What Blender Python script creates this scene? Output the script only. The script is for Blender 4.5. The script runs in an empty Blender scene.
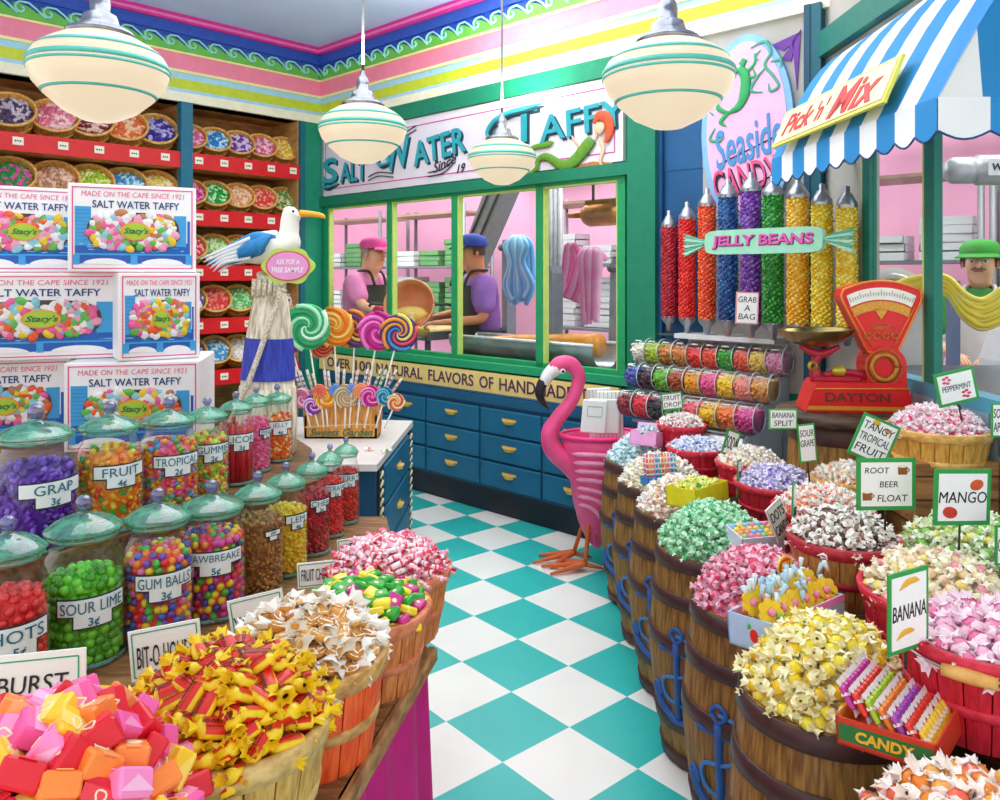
import bpy, math, random
from mathutils import Matrix, Vector, Euler
random.seed(7)
R=math.radians; PI=math.pi
SC=bpy.context.scene; COL=SC.collection
F=790.0; HOR=275.0; CAMZ=1.6
def at(px,py,Y): return Vector(((px-500)/F*Y, Y, CAMZ-(py-HOR)/F*Y))
def T(x=0,y=0,z=0): return Matrix.Translation((x,y,z))
def RX(a): return Matrix.Rotation(R(a),4,'X')
def RY(a): return Matrix.Rotation(R(a),4,'Y')
def RZ(a): return Matrix.Rotation(R(a),4,'Z')
def S(x,y=None,z=None):
    y=x if y is None else y; z=x if z is None else z
    return Matrix.Diagonal((x,y,z,1))
I4=Matrix.Identity(4)
def lin(c): return c/12.92 if c<=.04045 else ((c+.055)/1.055)**2.4
def hexc(h):
    h=h.lstrip('#'); return tuple(lin(int(h[i:i+2],16)/255) for i in (0,2,4))+(1,)
_M={}
def M(h,rough=.5,metal=0,var=.10,scale=18,emit=0,spec=.4,coat=0):
    k=(h,rough,metal,var,scale,emit,spec,coat)
    if k in _M: return _M[k]
    m=bpy.data.materials.new('paint_'+h.strip('#')); m.use_nodes=True
    n=m.node_tree.nodes; l=m.node_tree.links; b=n['Principled BSDF']
    c=hexc(h); b.inputs['Base Color'].default_value=c
    b.inputs['Roughness'].default_value=rough; b.inputs['Metallic'].default_value=metal
    b.inputs['Specular IOR Level'].default_value=spec; b.inputs['Coat Weight'].default_value=coat
    if emit: b.inputs['Emission Color'].default_value=c; b.inputs['Emission Strength'].default_value=emit
    if var:
        tc=n.new('ShaderNodeTexCoord'); no=n.new('ShaderNodeTexNoise'); mx=n.new('ShaderNodeMix'); mx.data_type='RGBA'
        no.inputs['Scale'].default_value=scale; no.inputs['Detail'].default_value=3
        mx.inputs[6].default_value=tuple(max(0,v*(1-var*1.6)) for v in c[:3])+(1,)
        mx.inputs[7].default_value=tuple(min(1,v*(1+var*1.3)+.01) for v in c[:3])+(1,)
        l.new(tc.outputs['Object'],no.inputs['Vector']); l.new(no.outputs['Fac'],mx.inputs[0]); l.new(mx.outputs[2],b.inputs['Base Color'])
    _M[k]=m; return m
def wood(h1,h2,sx=30,sy=30,sz=2.5,rough=.6):
    k=('wood',h1,h2,sx,sy,sz)
    if k in _M: return _M[k]
    m=bpy.data.materials.new('wood_'+h1.strip('#')); m.use_nodes=True
    n=m.node_tree.nodes; l=m.node_tree.links; b=n['Principled BSDF']; b.inputs['Roughness'].default_value=rough
    tc=n.new('ShaderNodeTexCoord'); mp=n.new('ShaderNodeMapping'); no=n.new('ShaderNodeTexNoise'); cr=n.new('ShaderNodeValToRGB')
    mp.inputs['Scale'].default_value=(sx,sy,sz); no.inputs['Scale'].default_value=2.2; no.inputs['Detail'].default_value=5
    cr.color_ramp.elements[0].position=.36; cr.color_ramp.elements[0].color=hexc(h1)
    cr.color_ramp.elements[1].position=.62; cr.color_ramp.elements[1].color=hexc(h2)
    l.new(tc.outputs['Object'],mp.inputs[0]); l.new(mp.outputs[0],no.inputs['Vector']); l.new(no.outputs['Fac'],cr.inputs[0]); l.new(cr.outputs[0],b.inputs['Base Color'])
    _M[k]=m; return m
def glass(h='#ffffff',refl=.35,name='clear',body=0.0,bodyc='#ffffff',low=.03):
    k=('glass',h,refl,name,body,bodyc,low)
    if k in _M: return _M[k]
    m=bpy.data.materials.new('glass_'+name); m.use_nodes=True
    n=m.node_tree.nodes; l=m.node_tree.links; n.remove(n['Principled BSDF'])
    out=n['Material Output']; tr=n.new('ShaderNodeBsdfTransparent'); gl=n.new('ShaderNodeBsdfGlossy'); lw=n.new('ShaderNodeLayerWeight')
    mr=n.new('ShaderNodeMapRange'); mx=n.new('ShaderNodeMixShader')
    tr.inputs[0].default_value=hexc(h); gl.inputs['Roughness'].default_value=.05; lw.inputs[0].default_value=.22
    mr.inputs['To Min'].default_value=low; mr.inputs['To Max'].default_value=refl
    l.new(lw.outputs['Facing'],mr.inputs[0]); l.new(mr.outputs[0],mx.inputs[0]); l.new(tr.outputs[0],mx.inputs[1]); l.new(gl.outputs[0],mx.inputs[2])
    src=mx.outputs[0]
    if body:
        df=n.new('ShaderNodeBsdfDiffuse'); df.inputs[0].default_value=hexc(bodyc); m2=n.new('ShaderNodeMixShader'); m2.inputs[0].default_value=body
        tc=n.new('ShaderNodeTexCoord'); no=n.new('ShaderNodeTexNoise'); cr=n.new('ShaderNodeValToRGB')
        no.inputs['Scale'].default_value=22
        cr.color_ramp.elements[0].position=.38; cr.color_ramp.elements[0].color=(body*.25,)*3+(1,)
        cr.color_ramp.elements[1].position=.62; cr.color_ramp.elements[1].color=(min(1,body*1.6),)*3+(1,)
        l.new(tc.outputs['Object'],no.inputs['Vector']); l.new(no.outputs['Fac'],cr.inputs[0]); l.new(cr.outputs[0],m2.inputs[0])
        l.new(src,m2.inputs[1]); l.new(df.outputs[0],m2.inputs[2]); src=m2.outputs[0]
    l.new(src,out.inputs[0]); _M[k]=m; return m

_TX={}
def text_geo(s,size=1,shear=0,bold=0,ext=.01,sp=1.0):
    k=(s,size,shear,bold,ext,sp)
    if k in _TX: return _TX[k]
    c=bpy.data.curves.new('t','FONT'); c.body=s; c.size=size; c.align_x='CENTER'; c.align_y='CENTER'; c.shear=shear; c.offset=bold*size
    c.extrude=ext*size; c.resolution_u=3; c.space_character=sp
    o=bpy.data.objects.new('t',c); me=bpy.data.meshes.new_from_object(o)
    r=([tuple(v.co) for v in me.vertices],[tuple(p.vertices) for p in me.polygons])
    bpy.data.meshes.remove(me); bpy.data.objects.remove(o); bpy.data.curves.remove(c)
    _TX[k]=r; return r
class MB:
    def __init__(s): s.v=[]; s.f=[]; s.m=[]; s.s=[]
    def raw(s,vs,fs,Mx=I4,mi=0,sm=False,fn=None):
        b=len(s.v)
        for v in vs:
            p=Mx@Vector(v)
            if fn: p=fn(p)
            s.v.append(tuple(p))
        for f in fs:
            s.f.append(tuple(i+b for i in f)); s.m.append(mi); s.s.append(sm)
        return s
    def add(s,o,Mx=I4,mo=0):
        b=len(s.v); s.v+=[tuple(Mx@Vector(v)) for v in o.v]; s.f+=[tuple(i+b for i in f) for f in o.f]
        s.m+=[i+mo for i in o.m]; s.s+=o.s; return s
    def box(s,sx,sy,sz,Mx=I4,mi=0,bev=0):
        x,y,z=sx/2,sy/2,sz/2
        if bev:
            c=min(bev,x*.9,y*.9,z*.9); vs=[]
            for Z,ins in ((-z,c),(-z+c,0),(z-c,0),(z,c)):
                a,b2=x-ins,y-ins; k=c if not ins else c*.4
                vs+=[(-a+k,-b2,Z),(a-k,-b2,Z),(a,-b2+k,Z),(a,b2-k,Z),(a-k,b2,Z),(-a+k,b2,Z),(-a,b2-k,Z),(-a,-b2+k,Z)]
            fs=[tuple(range(7,-1,-1)),tuple(range(24,32))]
            for r in range(3):
                for i in range(8): j=(i+1)%8; fs.append((r*8+i,r*8+j,r*8+8+j,r*8+8+i))
            return s.raw(vs,fs,Mx,mi)
        vs=[(-x,-y,-z),(x,-y,-z),(x,y,-z),(-x,y,-z),(-x,-y,z),(x,-y,z),(x,y,z),(-x,y,z)]
        return s.raw(vs,[(3,2,1,0),(4,5,6,7),(0,1,5,4),(1,2,6,5),(2,3,7,6),(3,0,4,7)],Mx,mi)
    def bx(s,x0,x1,y0,y1,z0,z1,Mx=I4,mi=0,bev=0):
        return s.box(x1-x0,y1-y0,z1-z0,Mx@T((x0+x1)/2,(y0+y1)/2,(z0+z1)/2),mi,bev)
    def lathe(s,prof,n=24,Mx=I4,mi=0,sm=True,a0=0,a1=360,fn=None,mis=None):
        full=abs(a1-a0)>=359.9; cols=n if full else n+1; vs=[];fs=[]; m2=[]
        for (r,z) in prof:
            for i in range(cols):
                a=R(a0+(a1-a0)*i/n); rr=r*(fn(i,n,z) if fn else 1)
                vs.append((rr*math.cos(a),rr*math.sin(a),z))
        for k in range(len(prof)-1):
            for i in range(n):
                j=(i+1)%cols
                fs.append((k*cols+i,k*cols+j,(k+1)*cols+j,(k+1)*cols+i)); m2.append(mis[k] if mis else mi)
        c=len(s.f); s.raw(vs,fs,Mx,mi,sm); s.m[c:]=m2; return s
    def tube(s,pts,rad,n=8,Mx=I4,mi=0,sm=True,cap=True,flat=1.0,up=None,smooth=0):
        P=[Vector(p) for p in pts]; rr=list(rad) if isinstance(rad,(list,tuple)) else [rad]*len(P)
        if smooth:
            Q=[];q=[]
            for i in range(len(P)-1):
                p0=P[max(i-1,0)];p1=P[i];p2=P[i+1];p3=P[min(i+2,len(P)-1)]
                for k in range(smooth):
                    t=k/smooth; Q.append(.5*((2*p1)+(p2-p0)*t+(2*p0-5*p1+4*p2-p3)*t*t+(3*p1-p0-3*p2+p3)*t**3))
                    e=t*t*(3-2*t); q.append(rr[i]*(1-e)+rr[i+1]*e)
            Q.append(P[-1]);q.append(rr[-1]); P=Q;rr=q
        vs=[];fs=[]; N=None
        for i,p in enumerate(P):
            t=(P[min(i+1,len(P)-1)]-P[max(i-1,0)])
            if t.length<1e-9: t=Vector((0,0,1))
            t.normalize()
            if N is None:
                u=Vector(up) if up else (Vector((0,0,1)) if abs(t.z)<.9 else Vector((1,0,0)))
                N=(u-t*u.dot(t)).normalized()
            else:
                N=(N-t*N.dot(t)).normalized()
            B=t.cross(N)
            for k in range(n):
                a=2*PI*k/n; vs.append(tuple(p+(N*math.cos(a)+B*math.sin(a)*flat)*rr[i]))
        for i in range(len(P)-1):
            for k in range(n): j=(k+1)%n; fs.append((i*n+k,i*n+j,(i+1)*n+j,(i+1)*n+k))
        if cap: fs+= [tuple(range(n-1,-1,-1)),tuple(range((len(P)-1)*n,len(P)*n))]
        return s.raw(vs,fs,Mx,mi,sm)
    def sph(s,r=1,n=12,m=8,Mx=I4,mi=0,sm=True):
        vs=[(0,0,r)];fs=[]
        for i in range(1,m):
            a=PI*i/m
            for k in range(n): b=2*PI*k/n; vs.append((r*math.sin(a)*math.cos(b),r*math.sin(a)*math.sin(b),r*math.cos(a)))
        vs.append((0,0,-r)); L=len(vs)-1
        for k in range(n):
            j=(k+1)%n; fs.append((0,1+k,1+j)); fs.append((L,L-n+j,L-n+k))
            for i in range(m-2): a=1+i*n; fs.append((a+k,a+n+k,a+n+j,a+j))
        return s.raw(vs,fs,Mx,mi,sm)
    def prism(s,pts,d,Mx=I4,mi=0,mside=None):
        """outline in XZ, front at y=0 facing -Y, back at y=d"""
        n=len(pts); ar=sum(pts[i][0]*pts[(i+1)%n][1]-pts[(i+1)%n][0]*pts[i][1] for i in range(n))
        if ar<0: pts=pts[::-1]
        vs=[(x,0,z) for x,z in pts]+[(x,d,z) for x,z in pts]
        s.raw(vs,[tuple(range(n)),tuple(range(2*n-1,n-1,-1))],Mx,mi)
        b=len(s.v)-2*n
        for i in range(n):
            j=(i+1)%n; s.f.append((b+j,b+i,b+n+i,b+n+j)); s.m.append(mi if mside is None else mside); s.s.append(False)
        return s
    def slab(s,pts,z0,z1,mi=0):
        return s.prism([(x,y) for x,y in pts],z1-z0,T(0,0,z1)@RX(-90)@S(1,1,1),mi) if False else s.raw([(x,y,z0) for x,y in pts]+[(x,y,z1) for x,y in pts],
            [tuple(range(len(pts)-1,-1,-1)),tuple(range(len(pts),2*len(pts)))]+[(i,(i+1)%len(pts),len(pts)+(i+1)%len(pts),len(pts)+i) for i in range(len(pts))],I4,mi)
    def text(s,t,size,Mx=I4,mi=0,shear=0,bold=0,ext=.02,fn=None,sx=1,sp=1.0):
        v,f=text_geo(t,size,shear,bold,ext,sp); return s.raw(v,f,Mx@RX(90)@S(sx,1,1),mi,False,fn)
    def fit(s,t,w,h,Mx=I4,mi=0,shear=0,bold=0,ext=.02,fn=None,lo=.3,hi=9,sp=1.0):
        v,f=text_geo(t,1,shear,bold,ext,sp); xs=[p[0] for p in v]; ys=[p[1] for p in v]; bw=max(xs)-min(xs); bh=max(ys)-min(ys)
        sy=h/bh; sx=w/bw
        if sx/sy>hi: sx=sy*hi
        if sx/sy<lo: sy=sx/lo
        cx=(max(xs)+min(xs))/2; cy=(max(ys)+min(ys))/2
        return s.raw(v,f,Mx@RX(90)@S(sx,sy,sy)@T(-cx,-cy,0),mi,False,fn)
    def mesh(s,name,mats):
        me=bpy.data.meshes.new(name); me.from_pydata(s.v,[],s.f)
        for m in (mats if isinstance(mats,(list,tuple)) else [mats]): me.materials.append(m)
        me.polygons.foreach_set('material_index',s.m); me.polygons.foreach_set('use_smooth',s.s); me.update(); return me
    def build(s,name,mats,parent=None,Mx=None,**kw):
        o=bpy.data.objects.new(name,s.mesh(name,mats)); COL.objects.link(o)
        if parent is not None: o.parent=parent
        if Mx is not None: o.matrix_local=Mx
        for k,v in kw.items(): o[k]=v
        return o
def setp(o,label,cat,group=None,kind=None):
    o['label']=label; o['category']=cat
    if group: o['group']=group
    if kind: o['kind']=kind
    return o
def thing(name,label,cat,Mx=I4,group=None,kind=None):
    o=bpy.data.objects.new(name,None); o.empty_display_size=.05; COL.objects.link(o); o.matrix_world=Mx
    return setp(o,label,cat,group,kind)
def struct(mb,name,mats,label=None,Mx=None):
    o=mb.build(name,mats,None,Mx); o['kind']='structure'
    if label: o['label']=label; o['category']='wall' if 'wall' in name else 'trim' if 'trim' in name else name.split('_')[0]
    return o
def kids(o): return [c for c in COL.objects if c.parent==o]
def dup(root,Mx,label,group=None,ch=None):
    r=root.copy(); COL.objects.link(r); r.matrix_world=Mx; r['label']=label
    if group: r['group']=group
    for c in (ch if ch is not None else kids(root)):
        d=c.copy(); COL.objects.link(d); d.parent=r
    return r
def ell(cx,cz,a,b,n=32,a0=0,a1=360):
    return [(cx+a*math.cos(R(a0+(a1-a0)*i/n)),cz+b*math.sin(R(a0+(a1-a0)*i/n))) for i in range(n)]
# wall frames (x to the right as seen, y into the wall, z up)
CX,CY=-1.548,6.872
BW=T(CX,CY,0)@RZ(-43.5); LW=T(CX,CY,0)@RZ(46.5)
DX,DY=math.cos(R(43.5)),-math.sin(R(43.5)); NX,NY=DY,-DX
def bwx(px,o=0):
    r=(px-500)/F; return (r*(CY+NY*o)-(CX+NX*o))/(DX-r*DY)
def lwx(px,o=0):
    r=(px-500)/F; ex,ey=math.cos(R(46.5)),math.sin(R(46.5)); nx,ny=ey,-ex
    return (r*(CY+ny*o)-(CX+nx*o))/(ex-r*ey)
RWX=1.6; RWY=3.885; CEIL=3.54
RW=T(RWX,RWY,0)@RZ(-90)

# ---------------------------------------------------------------- room shell
def floor():
    e=.311; mb=MB(); ang=45-4.56; ca,sa=math.cos(R(ang)),math.sin(R(ang)); ox,oy=.447,2.559
    for i in range(-30,31):
        for j in range(-30,31):
            q=[(i,j),(i+1,j),(i+1,j+1),(i,j+1)]; w=[(ox+(a*ca-b*sa)*e,oy+(a*sa+b*ca)*e,0) for a,b in q]
            cx=sum(p[0] for p in w)/4; cy=sum(p[1] for p in w)/4
            if cy<-1.2 or abs(cx)>5: continue
            l=Matrix.Identity(4)
            loc=BW.inverted()@Vector((cx,cy,0)); 
            if loc.y>.25 or (LW.inverted()@Vector((cx,cy,0))).y>.3 or cx>1.85: continue
            # diamond just beyond the reference corner is teal
            b=len(mb.v); mb.v+=w; mb.f.append((b,b+1,b+2,b+3)); mb.m.append((i+j)%2); mb.s.append(False)
    struct(mb,'floor',[M('#2fc0b8',.3,var=.06,scale=3),M('#f6f7ef',.3,var=.04,scale=3)],'teal and white diamond checked tile floor')
floor()
def ceiling():
    mb=MB(); mb.raw([(-6,-.3,CEIL),(3,-.3,CEIL),(3,5.5,CEIL),(-1.5,7.6,CEIL),(-6,5,CEIL)],[(0,1,2,3,4)])
    struct(mb,'ceiling',M('#bfd2fa',.9,var=.10,scale=2.5),'pale blue ceiling')
ceiling()
g_dark='#047a5c'; g_mid='#18a06a'; teal_d='#0b5f70'; navy='#0c4a78'; leafline='#9fe07a'
# cornice on back and left walls
def cornice(Mx,x0,x1,name,lab):
    bands=[(3.54,3.48,.10,0),(3.48,3.40,.07,1),(3.40,3.275,.05,1),(3.275,3.26,.055,2),(3.26,3.14,.04,3),(3.14,3.12,.045,2),(3.12,3.075,.03,4),(3.075,3.0,.03,5),(3.0,2.975,.03,4),(2.975,2.905,.035,6)]
    mb=MB()
    for a,b,o,mi in bands: mb.bx(x0,x1,-o,.15,b,a,Mx,mi)
    mb.bx(x0,x1,-.108,-.09,3.495,3.512,Mx,7)
    p=.165; n=int((x1-x0)/p)+1
    for i in range(n):
        ox=x0+i*p
        if ox+p>x1+.02: break
        # wave body in green and its pale crest
        out=[(ox,3.277),(ox+p,3.277),(ox+p,3.33)]+[(ox+p*(1-t/8),3.30+.075*math.sin(PI*.5*(t/8)**.8)*(1-(t/8)*.1)) for t in range(1,9)]
        mb.prism(out,.012,Mx@T(0,-.06,0),8)
        cx,cz=ox+p*.28,3.335
        pts=[]
        for k in range(15):
            a=R(-60+k*34); rr=.042*(1-k/17)
            pts.append((cx-rr*math.cos(a)*1.05,-.066,cz-rr*math.sin(a)*-1))
        pts=[(ox+p*1.15,-.066,3.30),(ox+p*.85,-.066,3.345),(ox+p*.55,-.066,3.378)]+[(cx+.045*(1-k/13)*math.cos(R(70+k*34)),-.066,cz+.045*(1-k/13)*math.sin(R(70+k*34))) for k in range(12)]
        mb.tube(pts,.0075,5,Mx,9)
    struct(mb,name,[M('#e0329a',.5),M('#2b55b8',.5),M('#fff2a8',.5),M('#ff8aa4',.5),M('#a9d8f0',.5),M('#c9d832',.5),M('#fdf2d2',.5),M('#f77fc0',.5),M('#6cc04a',.5),M('#a6ecec',.5)],lab)
LWM=-4.2
cornice(LW,LWM,.05,'trim_left','striped cornice with wave scrolls above the basket shelves')
cornice(BW,-.05,4.5,'trim_back','striped cornice with wave scrolls above the taffy sign')
# back wall
WX0=bwx(328); WX1=bwx(623); WZ0,WZ1=1.0,2.19
def backwall():
    mb=MB()
    xe=4.34
    mb.bx(-.1,xe,0,.05,0,WZ0,BW,0); mb.bx(-.1,xe,0,.05,WZ1,CEIL+.02,BW,0); mb.bx(-.1,WX0,0,.05,WZ0,WZ1,BW,0)
    xa=bwx(655); xb=bwx(703)
    mb.bx(WX1,xa,0,.12,WZ0,WZ1,BW,0); mb.bx(xa,xb,0,.12,0,WZ1,BW,1); mb.bx(xa,xb,-.004,.0,WZ1,2.905,BW,1)
    mb.bx(xb,xe,0,.12,0,WZ1,BW,2); mb.bx(xb,xe,-.004,0,WZ1,2.905,BW,2)
    struct(mb,'wall_back',[M(g_dark,.5),M('#0d5688',.5,var=.2,scale=4),M('#b9b6ae',.8,var=.15,scale=6)],'back wall with the sign and the factory windows')
    mb=MB()   # beams and posts
    mb.bx(-.02,WX1+.25,-.05,0,2.79,2.905,BW,0); mb.bx(-.02,WX1+.1,-.05,0,WZ1,2.265,BW,0)
    mb.bx(0,bwx(318),-.06,0,0,2.905,BW,1); mb.bx(bwx(318),WX0-.02,-.03,0,0,2.905,BW,2)
    mb.bx(bwx(627,.06),bwx(655,.06),-.06,0,0,2.905,BW,0)
    mb.bx(bwx(655,.05),bwx(660,.05),-.03,0,0,2.905,BW,3)
    mb.bx(-.05,WX1+.1,-.07,.02,WZ0-.05,WZ0,BW,4)
    struct(mb,'trim_window_wall',[M('#067c5c',.5),M('#12946e',.5),M('#0a7a60',.5),M('#0c4a78',.5),M('#18a06a',.5)],'green posts and beams framing the factory window')
    mb=MB(); q=bwx(804,.06); mb.bx(q,4.34,-.06,0,0,2.93,BW,0); mb.bx(q,q+.03,-.065,0,0,2.93,BW,1)
    struct(mb,'trim_corner_post',[M('#0b5f70',.5),M('#0c4a66',.5)],'dark teal corner post beside the striped awning')
backwall()
def windows():
    fr=MB(); xs=[WX0,bwx(391),bwx(456),bwx(541),WX1]
    for i,x in enumerate(xs):
        w=.028; fr.bx(x-w,x+w,-.02,.04,WZ0,WZ1,BW,0); fr.bx(x-w-.012 if i==4 else x+w,x-w if i==4 else x+w+.014,-.012,.03,WZ0,WZ1,BW,1)
    fr.bx(xs[0],xs[-1],-.02,.04,WZ0,WZ0+.03,BW,0); fr.bx(xs[0],xs[-1],-.02,.04,WZ1-.02,WZ1,BW,0); fr.bx(xs[0],xs[-1],-.012,.03,WZ1-.032,WZ1-.02,BW,1)
    o=struct(fr,'window_1',[M('#149a5e',.45),M('#c6dd74',.5)],'long green framed window into the taffy factory')
    for i in range(4):
        g=MB(); g.bx(xs[i]+.03,xs[i+1]-.03,.035,.039,WZ0+.03,WZ1-.03,BW); g.build('pane',glass('#fbfdff',.10,'pane',low=.008),o)
windows()
def rightwall():
    z0,z1=1.18,2.42; mb=MB()
    mb.bx(0,3.6,0,.06,0,z0,RW,0); mb.bx(0,3.6,0,.06,z1,CEIL+.02,RW,0); mb.bx(0,.43,0,.06,z0,z1,RW,0)
    struct(mb,'wall_right',[M('#b9b6ae',.8,var=.15,scale=6)],'right wall with factory windows under the awning')
    mb=MB(); mb.bx(0,3.6,-.05,0,2.66,2.78,RW,0)
    struct(mb,'trim_right',[M('#0d7468',.5)],'teal beam above the striped awning')
    fr=MB(); xs=[.455,RWY-2.925,RWY-1.9,RWY-.6]
    for x in xs:
        w=.034; fr.bx(x-w,x+w,-.012,.02,z0,z1,RW,0); fr.bx(x-w-.012,x-w,-.012,.02,z0,z1,RW,1)
    fr.bx(.43,3.4,-.02,.06,z0-.03,z0+.02,RW,2); fr.bx(.43,3.4,-.012,.05,z1-.04,z1,RW,0)
    o=struct(fr,'window_2',[M('#067a66',.45),M('#c6dd74',.5),M('#4a9cb4',.4)],'green framed side window into the factory under the awning')
    for i in range(3):
        g=MB(); g.bx(xs[i]+.034,xs[i+1]-.046,.002,.006,z0+.02,z1-.03,RW); g.build('pane',glass('#fbfdff',.10,'pane',low=.008),o)
    mb=MB()
    for i in range(22): mb.bx(.06+i*.16,.06+i*.16+.15,-.02,0,0,z0-.03,RW,0)
    struct(mb,'trim_panelling',[M('#8fa7b4',.6)],'grey blue boarding under the side window')
rightwall()

# ---------------------------------------------------------------- left wall shelving (a recess behind the wall plane)
LIPS=[2.53,2.10,1.675,1.265,.86]; DIVX=lwx(185); 
wood_in=wood('#9a6630','#c88a46',4,4,22)
def leftwall():
    mb=MB()
    mb.bx(LWM,0,.42,.5,0,2.95,LW,0); mb.bx(LWM,0,.0,.42,2.905,2.95,LW,0); mb.bx(-.22,-.19,0,.42,0,2.905,LW,0)
    mb.bx(LWM,0,.5,.6,0,CEIL,LW,1); mb.bx(LWM,0,0.02,.42,0,.3,LW,1)
    mb.bx(LWM,.0,.1,.5,2.95,CEIL,LW,1)
    struct(mb,'wall_left',[wood_in,M(g_dark,.5)],'left wall with a brown shelf recess')
    mb=MB(); mb.bx(-.19,0.0,-.03,.1,0,2.905,LW,0); mb.bx(-.235,-.19,-.035,.05,0,2.905,LW,1)
    struct(mb,'trim_shelf_post',[M('#12906c',.5),M('#0a6a78',.5)],'green post between the basket shelves and the window')
leftwall()
def shelving():
    o=thing('display_shelving','brown shelving with red shelf edges and a teal upright on the left wall','shelves')
    for z in LIPS:
        mb=MB(); mb.bx(LWM,-.235,0,.42,z-.12,z-.1,LW,0); mb.build('shelf_board',[wood_in],o)
        mb=MB(); mb.bx(LWM,-.235,-.02,.0,z-.12,z,LW,0); mb.build('shelf_edge',[M('#e3141c',.4,var=.05)],o)
    mb=MB(); mb.bx(DIVX-.045,DIVX+.045,-.035,.03,.3,2.905,LW,0); mb.bx(DIVX-.012,DIVX+.012,.03,.42,.3,2.905,LW,1)
    mb.build('upright',[M('#0b6f8c',.45),wood('#a9793f','#c9975a',4,4,10)],o)
    mb=MB(); mb.bx(-.25,-.235,0,.42,.3,2.905,LW,0); mb.build('side_panel',[wood('#a9793f','#c9975a',4,4,10)],o)
shelving()

# ---------------------------------------------------------------- baskets, barrels, heaps
def basket_mbs(rt,rb,h,n=20,thick=.008):
    """staves, rim band, middle band around z axis, base at z=0"""
    st=MB()
    def rr(z): return rb+(rt-rb)*(z/h)
    for i in range(n):
        a=2*PI*i/n; da=PI/n*.93; vs=[]
        for z in (0,h):
            for aa in (a-da,a,a+da):
                k=rr(z)*(1.0 if aa!=a else 1.02); vs.append((k*math.cos(aa),k*math.sin(aa),z))
            for aa in (a+da,a-da):
                k=rr(z)-thick; vs.append((k*math.cos(aa),k*math.sin(aa),z))
        st.raw(vs,[(4,3,2,1,0),(5,6,7,8,9)]+[(j,(j+1)%5,5+(j+1)%5,5+j) for j in range(5)])
    st.lathe([(rb-thick*1.3,0),(rb*.2,.004)],n,mi=0); st.lathe([(rb-thick*1.2,.0),(rt-thick*1.2,h)],n)
    def band(z0,z1,ex):
        b=MB(); b.lathe([(rr(z0)+.001,z0),(rr(z0)+ex,z0+.001),(rr(z1)+ex,z1-.002),(rr(z1)+ex*.4,z1),(rr(z1)-thick,z1),(rr(z0)-thick,z0)],36); return b
    return st,band(h*.84,h*1.03,.007),band(h*.36,h*.48,.005)
natural=(wood('#cf8c34','#efb658',60,60,4),wood('#dd9c44','#f6c878',20,20,30))
dkwood=(wood('#a4662a','#cf9048',60,60,4),wood('#b06a34','#d08a50',20,20,30))
redw=(wood('#b30f22','#d6203a',60,60,4),wood('#c4142c','#e0304a',20,20,30))
orangew=(wood('#e2481a','#f46a2c',60,60,4),wood('#b07a3a','#d8ab68',20,20,30))
palew=(wood('#b08a3e','#d2ad5c',60,60,4),wood('#bd9752','#dcbc7a',20,20,30))
terraw=(wood('#b4622e','#dd8e50',60,60,4),wood('#c0643e','#dc8860',20,20,30))
redrim=(wood('#a86e30','#cf9850',60,60,4),wood('#a8202c','#c83444',20,20,30))
def basket(label,x,y,z,rt,h,mats,rb=None,n=20,Mx=None,name='bushel_basket',group=None,bail=None):
    rb=rb or rt*.78
    o=thing(name,label,'basket',Mx if Mx is not None else T(x,y,z),group)
    a,b,c=basket_mbs(rt,rb,h,n); a.build('staves',mats[0],o); b.build('rim_band',mats[1],o); c.build('middle_band',mats[1],o)
    return o
def dome(r,H,rad=18,seg=28):
    m=MB(); m.lathe([(r*k/8,H*(1-(k/8)**2)) for k in range(0,9)][::-1]+[(0.0001,H)],seg); return m
def spread(Rr,H,n,z0=0,jit=.25,lay=0):
    out=[]; ga=PI*(3-math.sqrt(5))
    for i in range(n):
        rho=Rr*math.sqrt((i+.5)/n); a=i*ga
        s=Rr/math.sqrt(n)
        x=rho*math.cos(a)+random.uniform(-jit,jit)*s; y=rho*math.sin(a)+random.uniform(-jit,jit)*s
        q=min(1,(x*x+y*y)/(Rr*Rr)); out.append((x,y,z0+H*(1-q**1.3)))
    return out
def rndrot(t=35): return Euler((R(random.uniform(-t,t)),R(random.uniform(-t,t)),random.uniform(0,2*PI))).to_matrix().to_4x4()
def heap(name,tm,mats,x,y,z,Rr,H,n,label,cat,group,under='#aa8866',tilt=40,stuff=False,sc=1.0,layers=1,Mx=None,pn='candy_heap'):
    """tm: list of (template MB, mats, label word); individual things on top of one stuff layer"""
    base=Mx if Mx is not None else T(x,y,z)
    mm=[];ix={}
    def mid(ms):
        r=[]
        for m in ms:
            if m not in ix: ix[m]=len(mm); mm.append(m)
            r.append(ix[m])
        return r
    st=MB(); mid([M(under)]); st.add(dome(Rr*.98,H*.92),T(0,0,-.012))
    def put(t,Mt):
        ms=mid(t[1]); b=len(st.m); st.add(t[0],Mt)
        for k in range(b,len(st.m)): st.m[k]=ms[st.m[k]]
    for (px,py,pz) in spread(Rr*.97,H*.9,n if stuff else int(n*.8)):
        t=random.choice(tm); put(t,T(px,py,pz-(0 if stuff else .014))@rndrot(tilt)@S(sc*random.uniform(.9,1.1)))
    o=st.build(pn,mm,None,base); setp(o,label if stuff else 'lower layer of '+label,cat,kind='stuff')
    if stuff: return o
    mes=[(t[0].mesh(name,t[1]),t) for t in tm]
    for (px,py,pz) in spread(Rr,H,n,jit=.3):
        me,t=random.choice(mes); c=bpy.data.objects.new(name,me); COL.objects.link(c)
        c.matrix_world=base@T(px,py,pz+.004)@rndrot(tilt)@S(sc*random.uniform(.9,1.12))
        setp(c,(t[2]+' ' if t[2] else '')+label,cat,group)
    return o
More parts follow.
